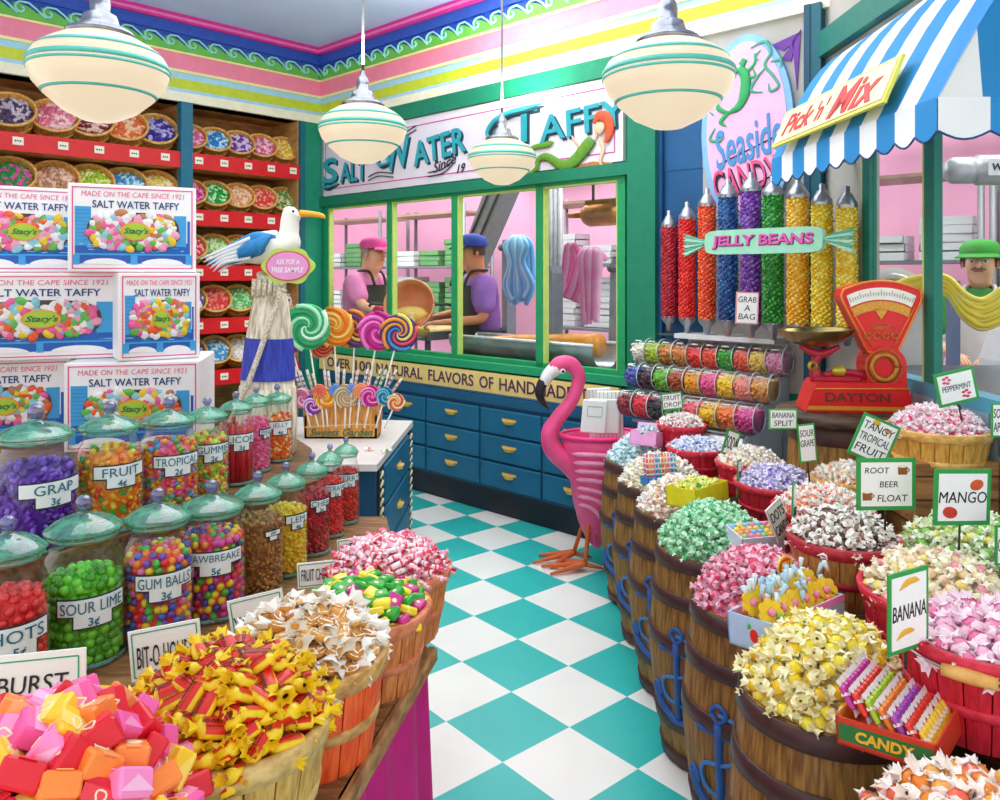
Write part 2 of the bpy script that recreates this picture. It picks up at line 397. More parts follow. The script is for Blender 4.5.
def taffy(core,L=.03,Rd=.0125,wrap='#fffaf2',fan=.017,n=8,tw=None):
    L*=.82; Rd*=1.12; fan*=1.12
    mb=MB(); prof=[(.003,-L/2-.003),(Rd*.72,-L/2),(Rd,-L*.30),(Rd*1.06,0),(Rd,L*.30),(Rd*.72,L/2),(.003,L/2+.003)]
    mb.lathe(prof,n,RY(90)@S(.85,1.08,1),0,True,mis=[1,0,0,0,0,1])
    for sgn in (1,-1):
        Q=10; vs=[(sgn*L*.5,Rd*.76*math.cos(2*PI*k/Q),Rd*.76*.85*math.sin(2*PI*k/Q)) for k in range(Q)]+[(sgn*L*(.46,.20,.38,.27,.44,.16,.36,.22,.42,.18)[k],Rd*1.12*1.08*math.cos(2*PI*k/Q),Rd*1.12*.9*math.sin(2*PI*k/Q)) for k in range(Q)]
        mb.raw(vs,[(k,(k+1)%Q,Q+(k+1)%Q,Q+k) for k in range(Q)],I4,1)
    for sgn in (1,-1):
        vs=[];N=10
        for k in range(N):
            a=2*PI*k/N; vs.append((sgn*(L/2),.0035*math.cos(a),.0035*math.sin(a)))
        for k in range(N):
            a=2*PI*k/N; rr=fan*(.84 if k%2 else .52); vs.append((sgn*(L/2+fan*(.95 if k%2 else .75)),rr*math.cos(a)*1.1,rr*math.sin(a)*.6))
        mb.raw(vs,[(k,(k+1)%N,N+(k+1)%N,N+k) for k in range(N)],I4,1)
    return (mb,[M(core,.35,var=.12,scale=40),M(wrap,.3,var=.04)],tw)
BPROF=[(.165,0),(.168,.03),(.198,.22),(.212,.36),(.206,.48),(.188,.66),(.184,.70)]
def bprof(z,s=1):
    for (r0,z0),(r1,z1) in zip(BPROF,BPROF[1:]):
        if z<=z1: return r0+(r1-r0)*(z-z0)/(z1-z0)
    return BPROF[-1][0]
bwood=wood('#6d4a1c','#a87a34',50,50,3); hoopm=M('#4a2a26',.45,var=.25,scale=30)
def barrel(label,x,y,h=.69,k=1.0,emb=True,group=None,fa=215):
    o=thing('wooden_barrel',label,'barrel',T(x,y,0),group); zs=h/.70
    n=22; mb=MB(); prof=[(r*k,z*zs) for r,z in BPROF]
    def fn(i,nn,z): return (1.0,1.012,.985)[i%3]
    fine=[]
    for q in range(15):
        z=.70*q/14; fine.append((bprof(z)*k,z*zs))
    mb.lathe(fine,n*3,fn=fn); mb.lathe([(.172*k,h),(.172*k,h-.09),(.001,h-.09)],n*3); mb.lathe([(.184*k,h),(.172*k,h)],n*3)
    mb.build('staves',bwood,o)
    for z in (.03,.15,.42,.56,.678):
        hb=MB(); r0=bprof(z-.022)*k*1.012; r1=bprof(z)*k*1.03; r2=bprof(z+.022)*k*1.012
        hb.lathe([(r0,(z-.022)*zs),(r0+.006,(z-.02)*zs),(r1+.002,z*zs),(r2+.006,(z+.02)*zs),(r2,(z+.022)*zs)],44); hb.build('hoop',hoopm,o)
    if emb:
        e=MB(); 
        def P(u,z): 
            u*=1.25; z=.30*zs+(z-.30*zs)*1.3
            a=R(fa)+u/.2; rr=bprof(z/zs)*k*1.025; return (rr*math.cos(a),rr*math.sin(a),z)
        def ln(pts,r,mi=0): e.tube([P(u,z*zs) for u,z in pts],r*1.35,6,mi=mi,smooth=4)
        zc=.30
        ln([(0,zc+.10),(0,zc-.09)],.009); ln([(-.05,zc+.075),(.05,zc+.075)],.008)
        ln([(-.075,zc-.03),(-.055,zc-.075),(0,zc-.1),(.055,zc-.075),(.075,zc-.03)],.010)
        ln([(-.09,zc-.05),(-.075,zc-.025),(-.055,zc-.05)],.006); ln([(.09,zc-.05),(.075,zc-.025),(.055,zc-.05)],.006)
        ln([(0,zc+.10),(.018,zc+.12),(0,zc+.135),(-.018,zc+.12),(0,zc+.10)],.005)
        ln([(.0,zc+.12),(.05,zc+.10),(.03,zc+.03),(-.04,zc),(-.03,zc-.05),(.04,zc-.06),(.06,zc-.1)],.0045,1)
        e.build('painted_anchor',[M('#2b5fa8',.5),M('#3f86c8',.5)],o)
    return o
# ---------------------------------------------------------------- wall baskets with candy
SHELFN=['top','second','third','fourth','lowest']
def bits(cols,r,n=60,s=.011,H=.02):
    """flat mound with many small pieces in the given colours: one mesh"""
    mb=MB(); mb.lathe([(r,0),(r*.7,H*.6),(r*.3,H*.95),(.0001,H)],20)
    for (x,y,z) in spread(r*.95,H,n,jit=.4):
        mb.sph(s,5,3,T(x,y,z)@rndrot(60)@S(1.5,.8,.8)@S(random.uniform(.8,1.3)),1+random.choice([0,1,1,2]),False)
    return mb,[M(cols[0],.6)]+[M(c,.4,var=.05) for c in cols]
rowB=[[('pink','#f26fa8','#ffd0e4'),('blue and white','#1e90d8','#d8f0ff'),('purple and white','#7a3fb0','#f0d8f4'),('rose pink','#f2649a','#ffe0ea'),('yellow','#f0c020','#fff0a0')],
 [('magenta and white','#d8409a','#f8b0dc'),('green and white','#1fae3c','#d0ffd0'),('peach','#f0b078','#ffe4c8'),('coral red','#f05040','#ffc0a8'),('cream and green','#e8e0b0','#6aa040')],
 [('red and white','#e83848','#ffd0d0'),('pale green','#98d070','#e8ffd0'),('butter yellow','#e8d070','#fff8c8'),('tan','#d8b070','#f4dcb0'),('amber','#e8b050','#ffe0a0')],
 [('violet and white','#8a70c0','#fff'),('red','#e84848','#ff9a8a'),('mint green','#70c878','#c8f4c0'),('cream','#e8dcb8','#fff4dc'),('brown and white','#7a4428','#f0e0d0')],
 [('navy blue','#3848a8','#c0c8f4'),('pale blue','#58b0e0','#e0f4ff'),('cream white','#e8e0d0','#ffffff'),('pink and red','#e05080','#ffc0d0'),('gold','#e0a830','#fff0a8')]]
rowA=[[('grey and violet','#5a4a6a','#d8c8d8'),('pink','#f08098','#ffd8dc'),('dark red and cream','#8a3040','#f4d0c0'),('orange','#f07840','#ffd8b0'),('deep purple','#4838a0','#c8c0f0')],
 [('green and pink','#30a050','#e060a0'),('tan and rose','#c89870','#f4d0b8'),('lime','#b0d038','#f0f8a0'),('sky blue','#40a8e0','#d8f4ff'),('yellow cream','#f0d860','#fffad0')]]
rowA[0].insert(0,('lilac','#b080d0','#f0e0ff')); rowA[1].insert(0,('rose and green','#e05890','#60c060'))
def fixc(c): return c if len(c)==7 else '#ffffff'
_bk={}
def wallbasket(x,zl,rt,cols,lab,ccol,grp,price):
    h=rt*1.15
    Mx=LW@T(x,.15,zl+.06+rt*.42)@RZ(-16)@RX(54)@T(0,0,-h*.55)
    if rt not in _bk:
        o=basket(lab,0,0,0,rt,h,natural,rt*.8,16,Mx,'produce_basket',grp); _bk[rt]=(o,kids(o))
    else: o=dup(_bk[rt][0],Mx,lab,grp,_bk[rt][1])
    b,ms=bits(cols,rt*.86,80,.0115*rt/.1,.022); c=b.build('candy_fill',ms,None,Mx@T(0,0,h*.8)); setp(c,ccol,'candy',kind='stuff')
    mb=MB(); mb.bx(-.032,.032,-.004,0,-.026,.026,I4,0); p=mb
    for k in range(3): mb.bx(-.02+k*.014,-.011+k*.014,-.0055,-.004,-.006+.002*(k%2),.005,I4,1)
    c=p.build('price_card',[M('#fdf6e0',.6,var=.02),M('#38302c',.6)],None,LW@T(x,-.022,zl-.055)); setp(c,price,'price card','price cards on the red shelf edges')
def bay(rows,xs,rt,side,r0=0):
    for ri,row in enumerate(rows):
        for ci,(nm,a,b) in enumerate(row):
            x=xs[ci]; z=LIPS[ri]; a,b=fixc(a),fixc(b)
            wallbasket(x,z,rt,[a,b,a],f'small slatted basket of {nm} candy on the {SHELFN[ri]} red shelf, {side} bay',f'heap of {nm} candy in a basket on the {SHELFN[ri]} red shelf','baskets on the red wall shelves',f'small white price card under the {nm} candy on the {SHELFN[ri]} red shelf')
n5=[-1.12+ .205*i for i in range(5)]
bay(rowB,n5,.126,'corner')
bay(rowA,[lwx(-28),lwx(17),lwx(62),lwx(98),lwx(133),lwx(164)],.152,'wide')

# ---------------------------------------------------------------- taffy sign on back wall
def sign_taffy():
    z0,z1=2.275,2.785; x0,x1=WX0-.05,WX1+.02
    o=thing('shop_sign','long white sign reading Salt Water Taffy with a mermaid above the window','sign',BW@T(0,-.03,0))
    mb=MB(); mb.bx(x0,x1,0,.03,z0,z1,I4,0); mb.build('board',[M('#e6dfe8',.6,var=.05,scale=5)],o)
    mb=MB(); a=.055; t=.007
    for (p,q,r,s) in ((x0+a,x1-a,z0+a,z0+a+t),(x0+a,x1-a,z1-a-t,z1-a),(x0+a,x0+a+t,z0+a,z1-a),(x1-a-t,x1-a,z0+a,z1-a)): mb.bx(p,q,-.003,0,r,s)
    mb.build('border_line',[M('#d0409a',.5)],o)
    mb=MB(); zc=(z0+z1)/2
    def WF(s,p0,p1,y0,y1,rot=0,bold=.02):
        pc=(p0+p1)/2; xa,xb=bwx(p0,.03),bwx(p1,.03); d=CY+bwx(pc)*DY; zm=CAMZ+(HOR-(y0+y1)/2)/F*d; hh=(y1-y0)/F*d
        for dx,dz,mi,yy in ((.018,-.016,1,-.004),(0,0,0,-.009)): mb.fit(s,xb-xa,hh,T((xa+xb)/2+dx,yy,zm+dz)@RY(rot),mi,0,bold,.008)
    def W(s,px,zz,size,sx,rot=0,bold=.03):
        for dx,dz,mi,yy in ((.02,-.018,1,-.004),(0,0,0,-.009)):
            mb.text(s,size,T(bwx(px)+dx,yy,zz+dz)@RY(rot),mi,0,bold,.008,None,sx)
    WF('S',324,338,159,184); WF('ALT',341,367,162,182)
    WF('W',383,411,141,170,-6); WF('ATER',414,466,135,160,-6)
    WF('T',512,538,108,143); WF('AFFY',540,627,108,135,-3,.01)
    def sw(pts,r=.006,mi=1): mb.tube([(bwx(p),-.008,z) for p,z in pts],r,6,smooth=5,mi=mi)
    for dx,dz,mi in ((.02,-.018,1),(0,0,0)):
        f=lambda L:[(p,z+dz) for p,z in L]
        y=-.006 if mi else -.012
        mb.tube([(bwx(p)+dx,y,z+dz) for p,z in [(499,zc-.02),(492,zc+.04),(498,zc+.11),(510,zc+.15),(528,zc+.165),(545,zc+.175)]],[.008,.018,.022,.02,.018,.006],8,smooth=5,mi=mi)
        mb.tube([(bwx(p)+dx,y,z+dz) for p,z in [(386,zc+.04),(381,zc+.0),(384,zc-.06),(392,zc-.05),(390,zc-.01)]],[.006,.014,.014,.01,.005],8,smooth=5,mi=mi)
        mb.tube([(bwx(p)+dx,y,z+dz) for p,z in [(329,zc-.13),(327,zc-.17),(333,zc-.18),(341,zc-.15)]],[.006,.012,.012,.006],8,smooth=5,mi=mi)
    for d in (0,.03): sw([(395+d*100,zc+.11+d),(408,zc+.13+d),(420,zc+.165+d)],.0045,2); sw([(432,zc-.17-d),(446,zc-.16-d),(456,zc-.11-d)],.0045,2); sw([(372,zc-.17+d),(382,zc-.145+d),(397,zc-.17+d)],.0045,2)
    mb.text('Since',.10,T(bwx(447),-.006,zc-.125)@RY(-12),2,.4,.012,.01,None,1.2); mb.text('19',.085,T(bwx(463),-.006,zc-.175)@RY(-6),2,.4,.012,.01,None,1.1)
    mb.build('painted_lettering',[M('#2aa6b4',.5),M('#123a4a',.5),M('#332a3a',.5)],o)
    # mermaid picture painted on the sign
    mb=MB()
    X=lambda p:bwx(p)
    def poly(L,mi,y): mb.prism([(X(p),CAMZ+(HOR-q)/F*depth(p)) for p,q in L],.003,T(0,y,0),mi)
    def depth(p): return CY+bwx(p)*DY
    def tb(L,rr,mi,y=-.012): mb.tube([(X(p),y,CAMZ+(HOR-q)/F*depth(p)) for p,q in L],rr,8,mi=mi,smooth=5,flat=.25,up=(0,0,1))
    poly([(548,172),(572,168),(596,162),(616,163),(608,170),(585,173),(560,176)],3,-.004)
    tb([(541,172),(543,160),(552,158),(566,166),(578,162),(590,148),(596,141)],[.014,.02,.026,.034,.04,.045,.036],0)
    tb([(541,168),(534,176),(531,178)],[.012,.022,.003],0); tb([(541,162),(535,150),(552,145),(558,143)],[.008,.016,.02,.003],0)
    tb([(588,154),(592,148),(597,141)],[.036,.03,.028],4); tb([(598,141),(601,134)],[.011,.011],1)
    tb([(602,134),(604,129),(605,124)],[.03,.04,.03],1,-.018)
    tb([(604,140),(607,150),(604,163),(612,172)],[.014,.013,.01,.006],1); tb([(594,142),(586,148),(580,143),(576,137)],[.013,.011,.008,.006],1)
    tb([(598,124),(603,117),(611,119),(614,128),(612,138),(609,143)],[.012,.028,.034,.034,.026,.01],2,-.014)
    mb.build('painted_mermaid',[M('#5f9428',.5,var=.3,scale=60),M('#f6c8a0',.6),M('#e2582c',.6),M('#b8763e',.6),M('#1f7a4a',.5)],o)
sign_taffy()
def strip():
    x0,x1=WX0-.02,WX1+.02
    o=thing('slogan_board','narrow yellow board reading Over 100 Natural Flavors of Handmade Taffy under the window','sign',BW@T(0,-.075,0))
    mb=MB(); mb.bx(x0,x1,0,.03,.80,.935,I4,0); mb.build('board',[M('#ffdc84',.6)],o)
    mb=MB(); 
    for s,px,w in (('OVER',327,350),('100',355,371),('NATURAL',376,422),('FLAVORS',428,473),('OF',479,493),('HANDMADE',499,573),('TAFFY',580,616)):
        mb.fit(s,(bwx(w,.08)-bwx(px,.08)),.082,T((bwx(px,.08)+bwx(w,.08))/2,-.002,.868),0,0,.012,.01)
    mb.build('lettering',[M('#5a2a5c',.6)],o)
strip()
# ---------------------------------------------------------------- drawer cabinets under the window
brass=M('#f2c460',.3,.15,var=.1)
def cup(mb,Mx,s=1,mi=0):
    mb.lathe([(.001,-.022*s),(.03*s,-.018*s),(.042*s,0)],16,Mx@S(1,.62,1)@RX(0),mi,True,180,360); mb.lathe([(.001,0.0),(.042*s,0)],16,Mx@S(1,.62,1),mi,True,180,360)
    mb.box(.1*s,.004,.012*s,Mx@T(0,0,.004),mi)
blue_c=M('#0a668c',.45,var=.18,scale=5); blue_l=M('#2a8cb0',.45)
def cabs():
    pe=[322,357,391,427,481,543,606,668]; 
    where=['behind the counter display','behind the lollipop display','just behind the lollipop stand','right beside the marble counter','second to the right of the counter','just before the flamingo','behind the flamingo']
    for i in range(7):
        x0,x1=bwx(pe[i],.12),bwx(pe[i+1],.12); w=x1-x0
        o=thing('drawer_cabinet',f'blue drawer cabinet under the factory window, {where[i]}','cabinet',BW@T((x0+x1)/2,-.12,0),'blue drawer cabinets under the window')
        mb=MB(); mb.bx(-w/2,w/2,0,.12,.17,.80,I4,0); mb.build('carcass',[M('#064a6e',.5)],o)
        mb=MB(); mb.bx(-w/2,w/2,.03,.12,0,.17,I4,0); mb.bx(-w/2,w/2,0,.03,.15,.17,I4,0); mb.build('toe_kick',[M('#141c2c',.5)],o)
        for k in range(3):
            z0=.19+k*.178; mb=MB(); mb.box(w-.02,.024,.163,T(0,-.006,z0+.08),0,.006); mb.bx(-w/2+.012,w/2-.012,-.0195,-.018,z0+.155,z0+.16,I4,1)
            d=mb.build('drawer',[blue_c,blue_l],o)
            h=MB(); cup(h,T(0,-.018,z0+.10),1.25); h.build('handle',brass,d)
        mb=MB(); mb.bx(-w/2,w/2,-.015,.12,.735,.79,I4,0); mb.build('top_rail',[M('#0a5a80',.5)],o)
cabs()
# ---------------------------------------------------------------- marble counter
def counter():
    pts=[(-1.32,4.9),(-.96,3.66),(-.57,3.66),(-.524,4.76)]
    o=thing('counter','small blue drawer counter with a pale marble top near the window','counter',T(-.75,4.2,0))
    L=lambda P,i:[(x*(1-i)+(-.78)*i+.75,y*(1-i)+4.2*i-4.2) for x,y in P]
    mb=MB(); mb.slab([(p[0],p[1]) for p in L(pts,0)][::-1][::-1],.69,.72); 
    mb2=MB(); P=L(pts,0)[::-1]; mb=MB(); mb.slab(P if poly_area(P)>0 else P[::-1],.69,.722); mb.build('marble_top',[M('#e9e4e0',.25,var=.12,scale=5)],o)
    P=L(pts,.05); P=P if poly_area(P)>0 else P[::-1]; mb.slab
    mb=MB(); mb.slab(P,.05,.69); mb.build('carcass',[M('#0a4a70',.5,var=.15)],o)
    P=L(pts,.09); P=P if poly_area(P)>0 else P[::-1]; mb=MB(); mb.slab(P,0,.05); mb.build('toe_kick',[M('#141c2c')],o)
    a=Vector(L(pts,.05)[2]+(0,)); b=Vector(L(pts,.05)[3]+(0,)); d=(b-a); ln=d.length; ang=math.degrees(math.atan2(d.y,d.x)); Mx=T(a.x,a.y,0)@RZ(ang)
    for k in range(3):
        z0=.07+k*.205; mb=MB(); mb.box(ln-.3,.024,.19,Mx@T(ln/2,-.008,z0+.1),0,.006); dr=mb.build('drawer',[blue_c],o)
        h=MB(); cup(h,Mx@T(ln/2,-.02,z0+.11),1.1); h.build('handle',brass,dr)
    for xx in (.075,ln-.075):
        mb=MB(); mb.bx(xx-.045,xx+.045,-.012,0,.06,.68,Mx,0)
        for k in range(14): mb.tube([Mx@Vector((xx-.03,-.014,.08+k*.043)),Mx@Vector((xx,-.02,.105+k*.043)),Mx@Vector((xx+.03,-.014,.08+k*.043))],.006,5,mi=1)
        mb.build('carved_trim',[M('#14141c',.5),M('#e8dcb8',.5)],o)
    for i,(dx,dy,c,l) in enumerate(((.33,-.28,'#f0a0a8','pink and white wrapped mint lying on the marble counter'),(.42,-.33,'#50a860','green and white wrapped mint lying on the marble counter'))):
        t=taffy(c,.022,.01); q=t[0].build('wrapped_mint',t[1],None,T(-.98+dx,4.22+dy,.735)@RZ(30*i)); setp(q,l,'candy')
def poly_area(P): return sum(P[i][0]*P[(i+1)%len(P)][1]-P[(i+1)%len(P)][0]*P[i][1] for i in range(len(P)))
counter()
# ---------------------------------------------------------------- pendant lamps
def lamps():
    spec=[(100,76,2.55,.42,'over the basket shelves, at the top left'),(363,133,3.8,.42,'above the marble counter, on a long rod'),(502,161,4.88,.42,'farthest, in front of the taffy sign'),(668,83,2.55,.42,'nearest the striped awning')]
    creme=bpy.data.materials.new('opal_glass'); creme.use_nodes=True; b=creme.node_tree.nodes['Principled BSDF']
    b.inputs['Base Color'].default_value=hexc('#8a8070'); b.inputs['Roughness'].default_value=.25; b.inputs['Emission Color'].default_value=hexc('#ffe9c6'); b.inputs['Emission Strength'].default_value=.72
    chrome=M('#92949c',.22,.9,var=.3,scale=25); gr=M('#5cc4b4',.3)
    for (px,py,Y,D,w) in spec:
        c=at(px,py,Y); k=D/.42
        o=thing('pendant_lamp',f'opal globe pendant lamp with green rings {w}','lamp',T(c.x,c.y,c.z),'opal pendant lamps')
        pr=[(.001,-.15),(.05,-.144),(.11,-.115),(.16,-.07),(.195,-.03),(.21,.012),(.208,.04),(.19,.07),(.16,.095),(.12,.118),(.08,.132)]
        def rz(z):
            for (r0,z0),(r1,z1) in zip(pr,pr[1:]):
                if z0<=z<=z1: return r0+(r1-r0)*(z-z0)/(z1-z0)
            return .2
        mb=MB(); mb.lathe(pr,48); mb.build('shade',creme,o)
        mb=MB()
        for z,t in ((.075,.007),(.03,.008),(.012,.004),(-.062,.0035)):
            mb.lathe([(rz(z-t)+.0005,z-t),(rz(z-t)+.0025,z-t),(rz(z+t)+.0025,z+t),(rz(z+t)+.0005,z+t)],48)
        mb.build('painted_ring',gr,o)
        mb=MB(); mb.lathe([(.082,.126),(.09,.135),(.088,.15),(.062,.156),(.058,.17),(.05,.195),(.03,.205),(.032,.235),(.026,.26),(.012,.28),(.01,.3)],28); mb.lathe([(.1,.128),(.104,.134),(.1,.142),(.07,.148)],28); mb.build('fitter',chrome,o)
        mb=MB(); mb.tube([(0,0,.29),(0,0,CEIL-c.z-.02)],.007,10); mb.build('rod',M('#6a6a74',.35,.7),o)
        mb=MB(); mb.lathe([(.001,CEIL-c.z-.05),(.05,CEIL-c.z-.03),(.06,CEIL-c.z-.003)],24); mb.build('ceiling_rose',chrome,o)
        L=bpy.data.lights.new('added_uplight','AREA'); L.shape='DISK'; L.size=.3; L.energy=17; L.color=(1,.95,.86)  # unseen disc added above the fitter to brighten the ceiling
        lo=bpy.data.objects.new('added_uplight',L); COL.objects.link(lo); lo.location=(c.x,c.y,c.z+.33); lo.rotation_euler=(PI,0,0)
lamps()
# ---------------------------------------------------------------- left table, riser, skirt
TZ=.75; RZT=.92
def table():
    o=thing('display_table','low wooden plank display table with a magenta cloth skirt, at the left of the aisle','table',T(-1.2,1.8,0))
    P=[(-.165,1.80),(-.26,2.12),(-.40,2.78),(-3.0,2.78),(-3.0,.6),(-.39,.6),(-.26,1.28)]
    mb=MB(); mb.slab([(x+1.2,y-1.8) for x,y in P],TZ-.035,TZ); mb.build('plank_top',wood('#6e4a24','#9a7044',6,40,30),o)
    mb=MB(); e=[(-.155,1.81),(-.258,1.28),(-.39,.6)]
    for (a,b) in zip(e,e[1:]):
        A=Vector(a+(0,));B=Vector(b+(0,)); d=(B-A); mb.box(d.length+.01,.025,.036,T(*(((A+B)/2)+Vector((1.2,-1.8,TZ-.018))))@RZ(math.degrees(math.atan2(d.y,d.x))),0,.006)
    mb.build('edge_moulding',wood('#7a5228','#b08450',30,8,30),o)
    mb=MB(); pts=[]; e=[(-.40,2.75),(-.27,2.12),(-.17,1.80),(-.268,1.28),(-.40,.6)]
    for (a,b) in zip(e,e[1:]):
        n=int((Vector(b)-Vector(a)).length/.012)
        for i in range(n): pts.append((a[0]+(b[0]-a[0])*i/n,a[1]+(b[1]-a[1])*i/n))
    vs=[]; rows=9
    for r in range(rows):
        z=.715*(1-r/(rows-1)); fl=(r/(rows-1))
        for i,(x,y) in enumerate(pts):
            w=math.sin(i*.5+.6*math.sin(i*.17))*(.009+.018*fl)+.012*fl; vs.append((x+w+1.2,y-1.8+.02*fl*math.sin(i*.4),z+.003))
    n=len(pts); mb.raw(vs,[(r*n+i,(r+1)*n+i,(r+1)*n+i+1,r*n+i+1) for r in range(rows-1) for i in range(n-1)],I4,0,True)
    mb.build('cloth_skirt',M('#c2127c',.6,var=.15,scale=9),o)
    P=[(-1.30,1.6),(-.6,2.62),(-.74,3.1),(-1.0,3.55),(-2.7,3.55),(-2.7,1.6)]
    mb=MB(); mb.slab([(x+1.5,y-2.5) for x,y in P],TZ+.0005,RZT); r=thing('display_riser','brown raised step on the table under the back jars and taffy boxes','riser',T(-1.5,2.5,0))
    mb.build('step_body',wood('#5a3c24','#8a6238',8,30,30),r)
    mb=MB(); mb.slab([(-.68+1.5,2.8-2.5),(-.74+1.5,3.1-2.5),(-1.0+1.5,3.5-2.5),(-2.6+1.5,3.5-2.5),(-2.6+1.5,2.8-2.5)],0,TZ); mb.build('base',wood('#5a3c24','#8a6238',8,30,30),r)
table()
# ---------------------------------------------------------------- glass jars
gl=glass('#fbfffd',.55,'jar',low=.02); gl_lid=glass('#b8ecd4',.75,'lid',.34,'#5fb898',low=.10)  # green lid reflections put into the glass as patchy diffuse colour
gl_p=glass('#c8ccf0',.8,'knob',.40,'#8088b8',low=.15)  # violet knob reflections put in as diffuse colour too
def camang(x,y): return math.degrees(math.atan2(-y,-x))
def jar(px,yb,Y,w,h,zb,name,price,lab,side=12,lw=None,lz=.5,tsz=None,order=''):
    x=(px-500)/F*Y; r=w/2; ca=camang(x,Y)
    o=thing('candy_jar',lab,'jar',T(x,Y,zb),'lidded glass candy jars')
    hb=h*.80; nr=r*.80
    prof=[(.001,.004),(r*.9,.003),(r*.99,.012),(r,.03),(r,hb*.70),(r*.985,hb*.76),(r*.92,hb*.83),(nr,hb*.89),(nr*.97,hb*.94),(nr*1.03,hb*.985),(nr*1.0,hb)]
    mb=MB(); mb.lathe(prof,36); mb.build('glass_body',gl,o)
    mb=MB(); mb.lathe([(nr*1.0,hb*.955),(nr*1.06,hb*.965),(nr*1.06,hb*.985),(nr*1.0,hb*.99)],36,mi=0); mb.lathe([(r*.97,.004),(r*1.01,.008),(r*.97,.014)],36); mb.build('rim_ring',glass('#d0ece4',.8,'ring',.5,'#6fb4a8',low=.2),o)
    mb=MB(); L=[(nr*.95,hb),(nr*1.16,hb*1.005),(nr*1.18,hb*1.025),(nr*1.06,hb*1.045),(nr*.9,hb*1.075),(nr*.6,hb*1.11),(nr*.25,hb*1.13),(nr*.16,hb*1.15),(nr*.17,hb*1.165)]
    mb.lathe(L,36); ld=mb.build('lid',gl_lid,o)
    kr=nr*.26; mb=MB(); mb.sph(kr,14,10,T(0,0,hb*1.16+kr*.9)); mb.build('knob',gl_p,ld)
    # stepped label
    lw=lw or w*.86; lh=min(h*.115,lw*.36); a0=R(ca+side)
    def bend(p):
        a=a0+p.x/(r*1.012); rr=r*1.012-p.y; return Vector((rr*math.cos(a),rr*math.sin(a),p.z))
    def plate(mb,x0,x1,z0,z1,y,mi):
        n=8; vs=[(x0+(x1-x0)*i/n,yy,z) for z in (z0,z1) for yy in (y,y+.002) for i in range(n+1)]
        vs=[]; 
        for i in range(n+1):
            xx=x0+(x1-x0)*i/n; vs+=[(xx,y,z0),(xx,y,z1),(xx,y+.0012,z1),(xx,y+.0012,z0)]
        fs=[(4*i+k,4*i+4+k,4*i+4+(k+1)%4,4*i+(k+1)%4) for i in range(n) for k in range(4)]+[(0,1,2,3),(4*n+3,4*n+2,4*n+1,4*n)]
        mb.raw(vs,fs,I4,mi,False,bend)
    zc=h*.8*lz; mb=MB(); b=.0035
    plate(mb,-lw/2,lw/2,zc-lh/2,zc+lh/2,0,1); plate(mb,-lw*.28,lw*.28,zc-lh*1.15,zc-lh*.4,0,1)
    plate(mb,-lw/2+b,lw/2-b,zc-lh/2+b,zc+lh/2-b,-.0014,0); plate(mb,-lw*.28+b,lw*.28-b,zc-lh*1.15+b,zc-lh*.4,-.0014,0)
    p=mb.build('label',[M('#eef8f8',.6,var=.02),M('#222a34',.6)],o)
    mb=MB(); mb.fit(name,lw*.86,lh*.60,T(0,-.0032,zc-.0005),0,0,0,.004,bend,.35,1.1); mb.text(price,lh*.6,T(0,-.0032,zc-lh*.8),0,0,.02,.004,bend)
    mb.build('lettering',M('#2a7088',.6),p)
    return o,x,Y,r,hb,ca
def fill_balls(J,zb,br,cols,nm,what,fill=.86,words=None,top=True):
    o,x,Y,r,hb,ca=J; base=T(x,Y,zb); rr=r-.004-br; H=hb*.80*fill; step=br*1.78; nl=int(H/step)
    mats=[M(c,.22,var=.05,spec=.6) for c in cols]; meshes=[]
    for c,m in zip(cols,mats): b=MB(); b.sph(br,12,8); meshes.append(b.mesh(nm,[m]))
    st=MB(); st.lathe([(r*.8,.01),(r*.8,H),(r*.4,H+br),(.001,H+br)],18,mi=0); sphb=MB(); sphb.sph(br,8,5)
    per=int(2*PI*rr/(br*2.02))
    for k in range(nl):
        z=.008+br+k*step
        for i in range(per):
            a=2*PI*(i+.5*(k%2))/per+random.uniform(-.1,.1); d=(math.degrees(a)-ca+540)%360-180
            q=rr-random.uniform(0,.002); zz=z+random.uniform(-.15,.15)*br; c=random.randrange(len(cols))
            if abs(d)<95:
                s=bpy.data.objects.new(nm,meshes[c]); COL.objects.link(s); s.matrix_world=base@T(q*math.cos(a),q*math.sin(a),zz)
                setp(s,((words[c]+' ') if words else '')+what,'candy',f'round candies in the {o["label"].split(" marked ")[-1]}'[:70] if False else what)
            else: st.add(sphb,T(q*math.cos(a),q*math.sin(a),zz),1+c)
    if top:
        for (px,py,pz) in spread(rr,br*1.2,int((rr/br)**2*.8),H): st.add(sphb,T(px,py,pz),1+random.randrange(len(cols)))
    s=st.build('candy_fill',[M(cols[0],.5)]+mats,None,base); setp(s,'inner '+what,'candy',kind='stuff')
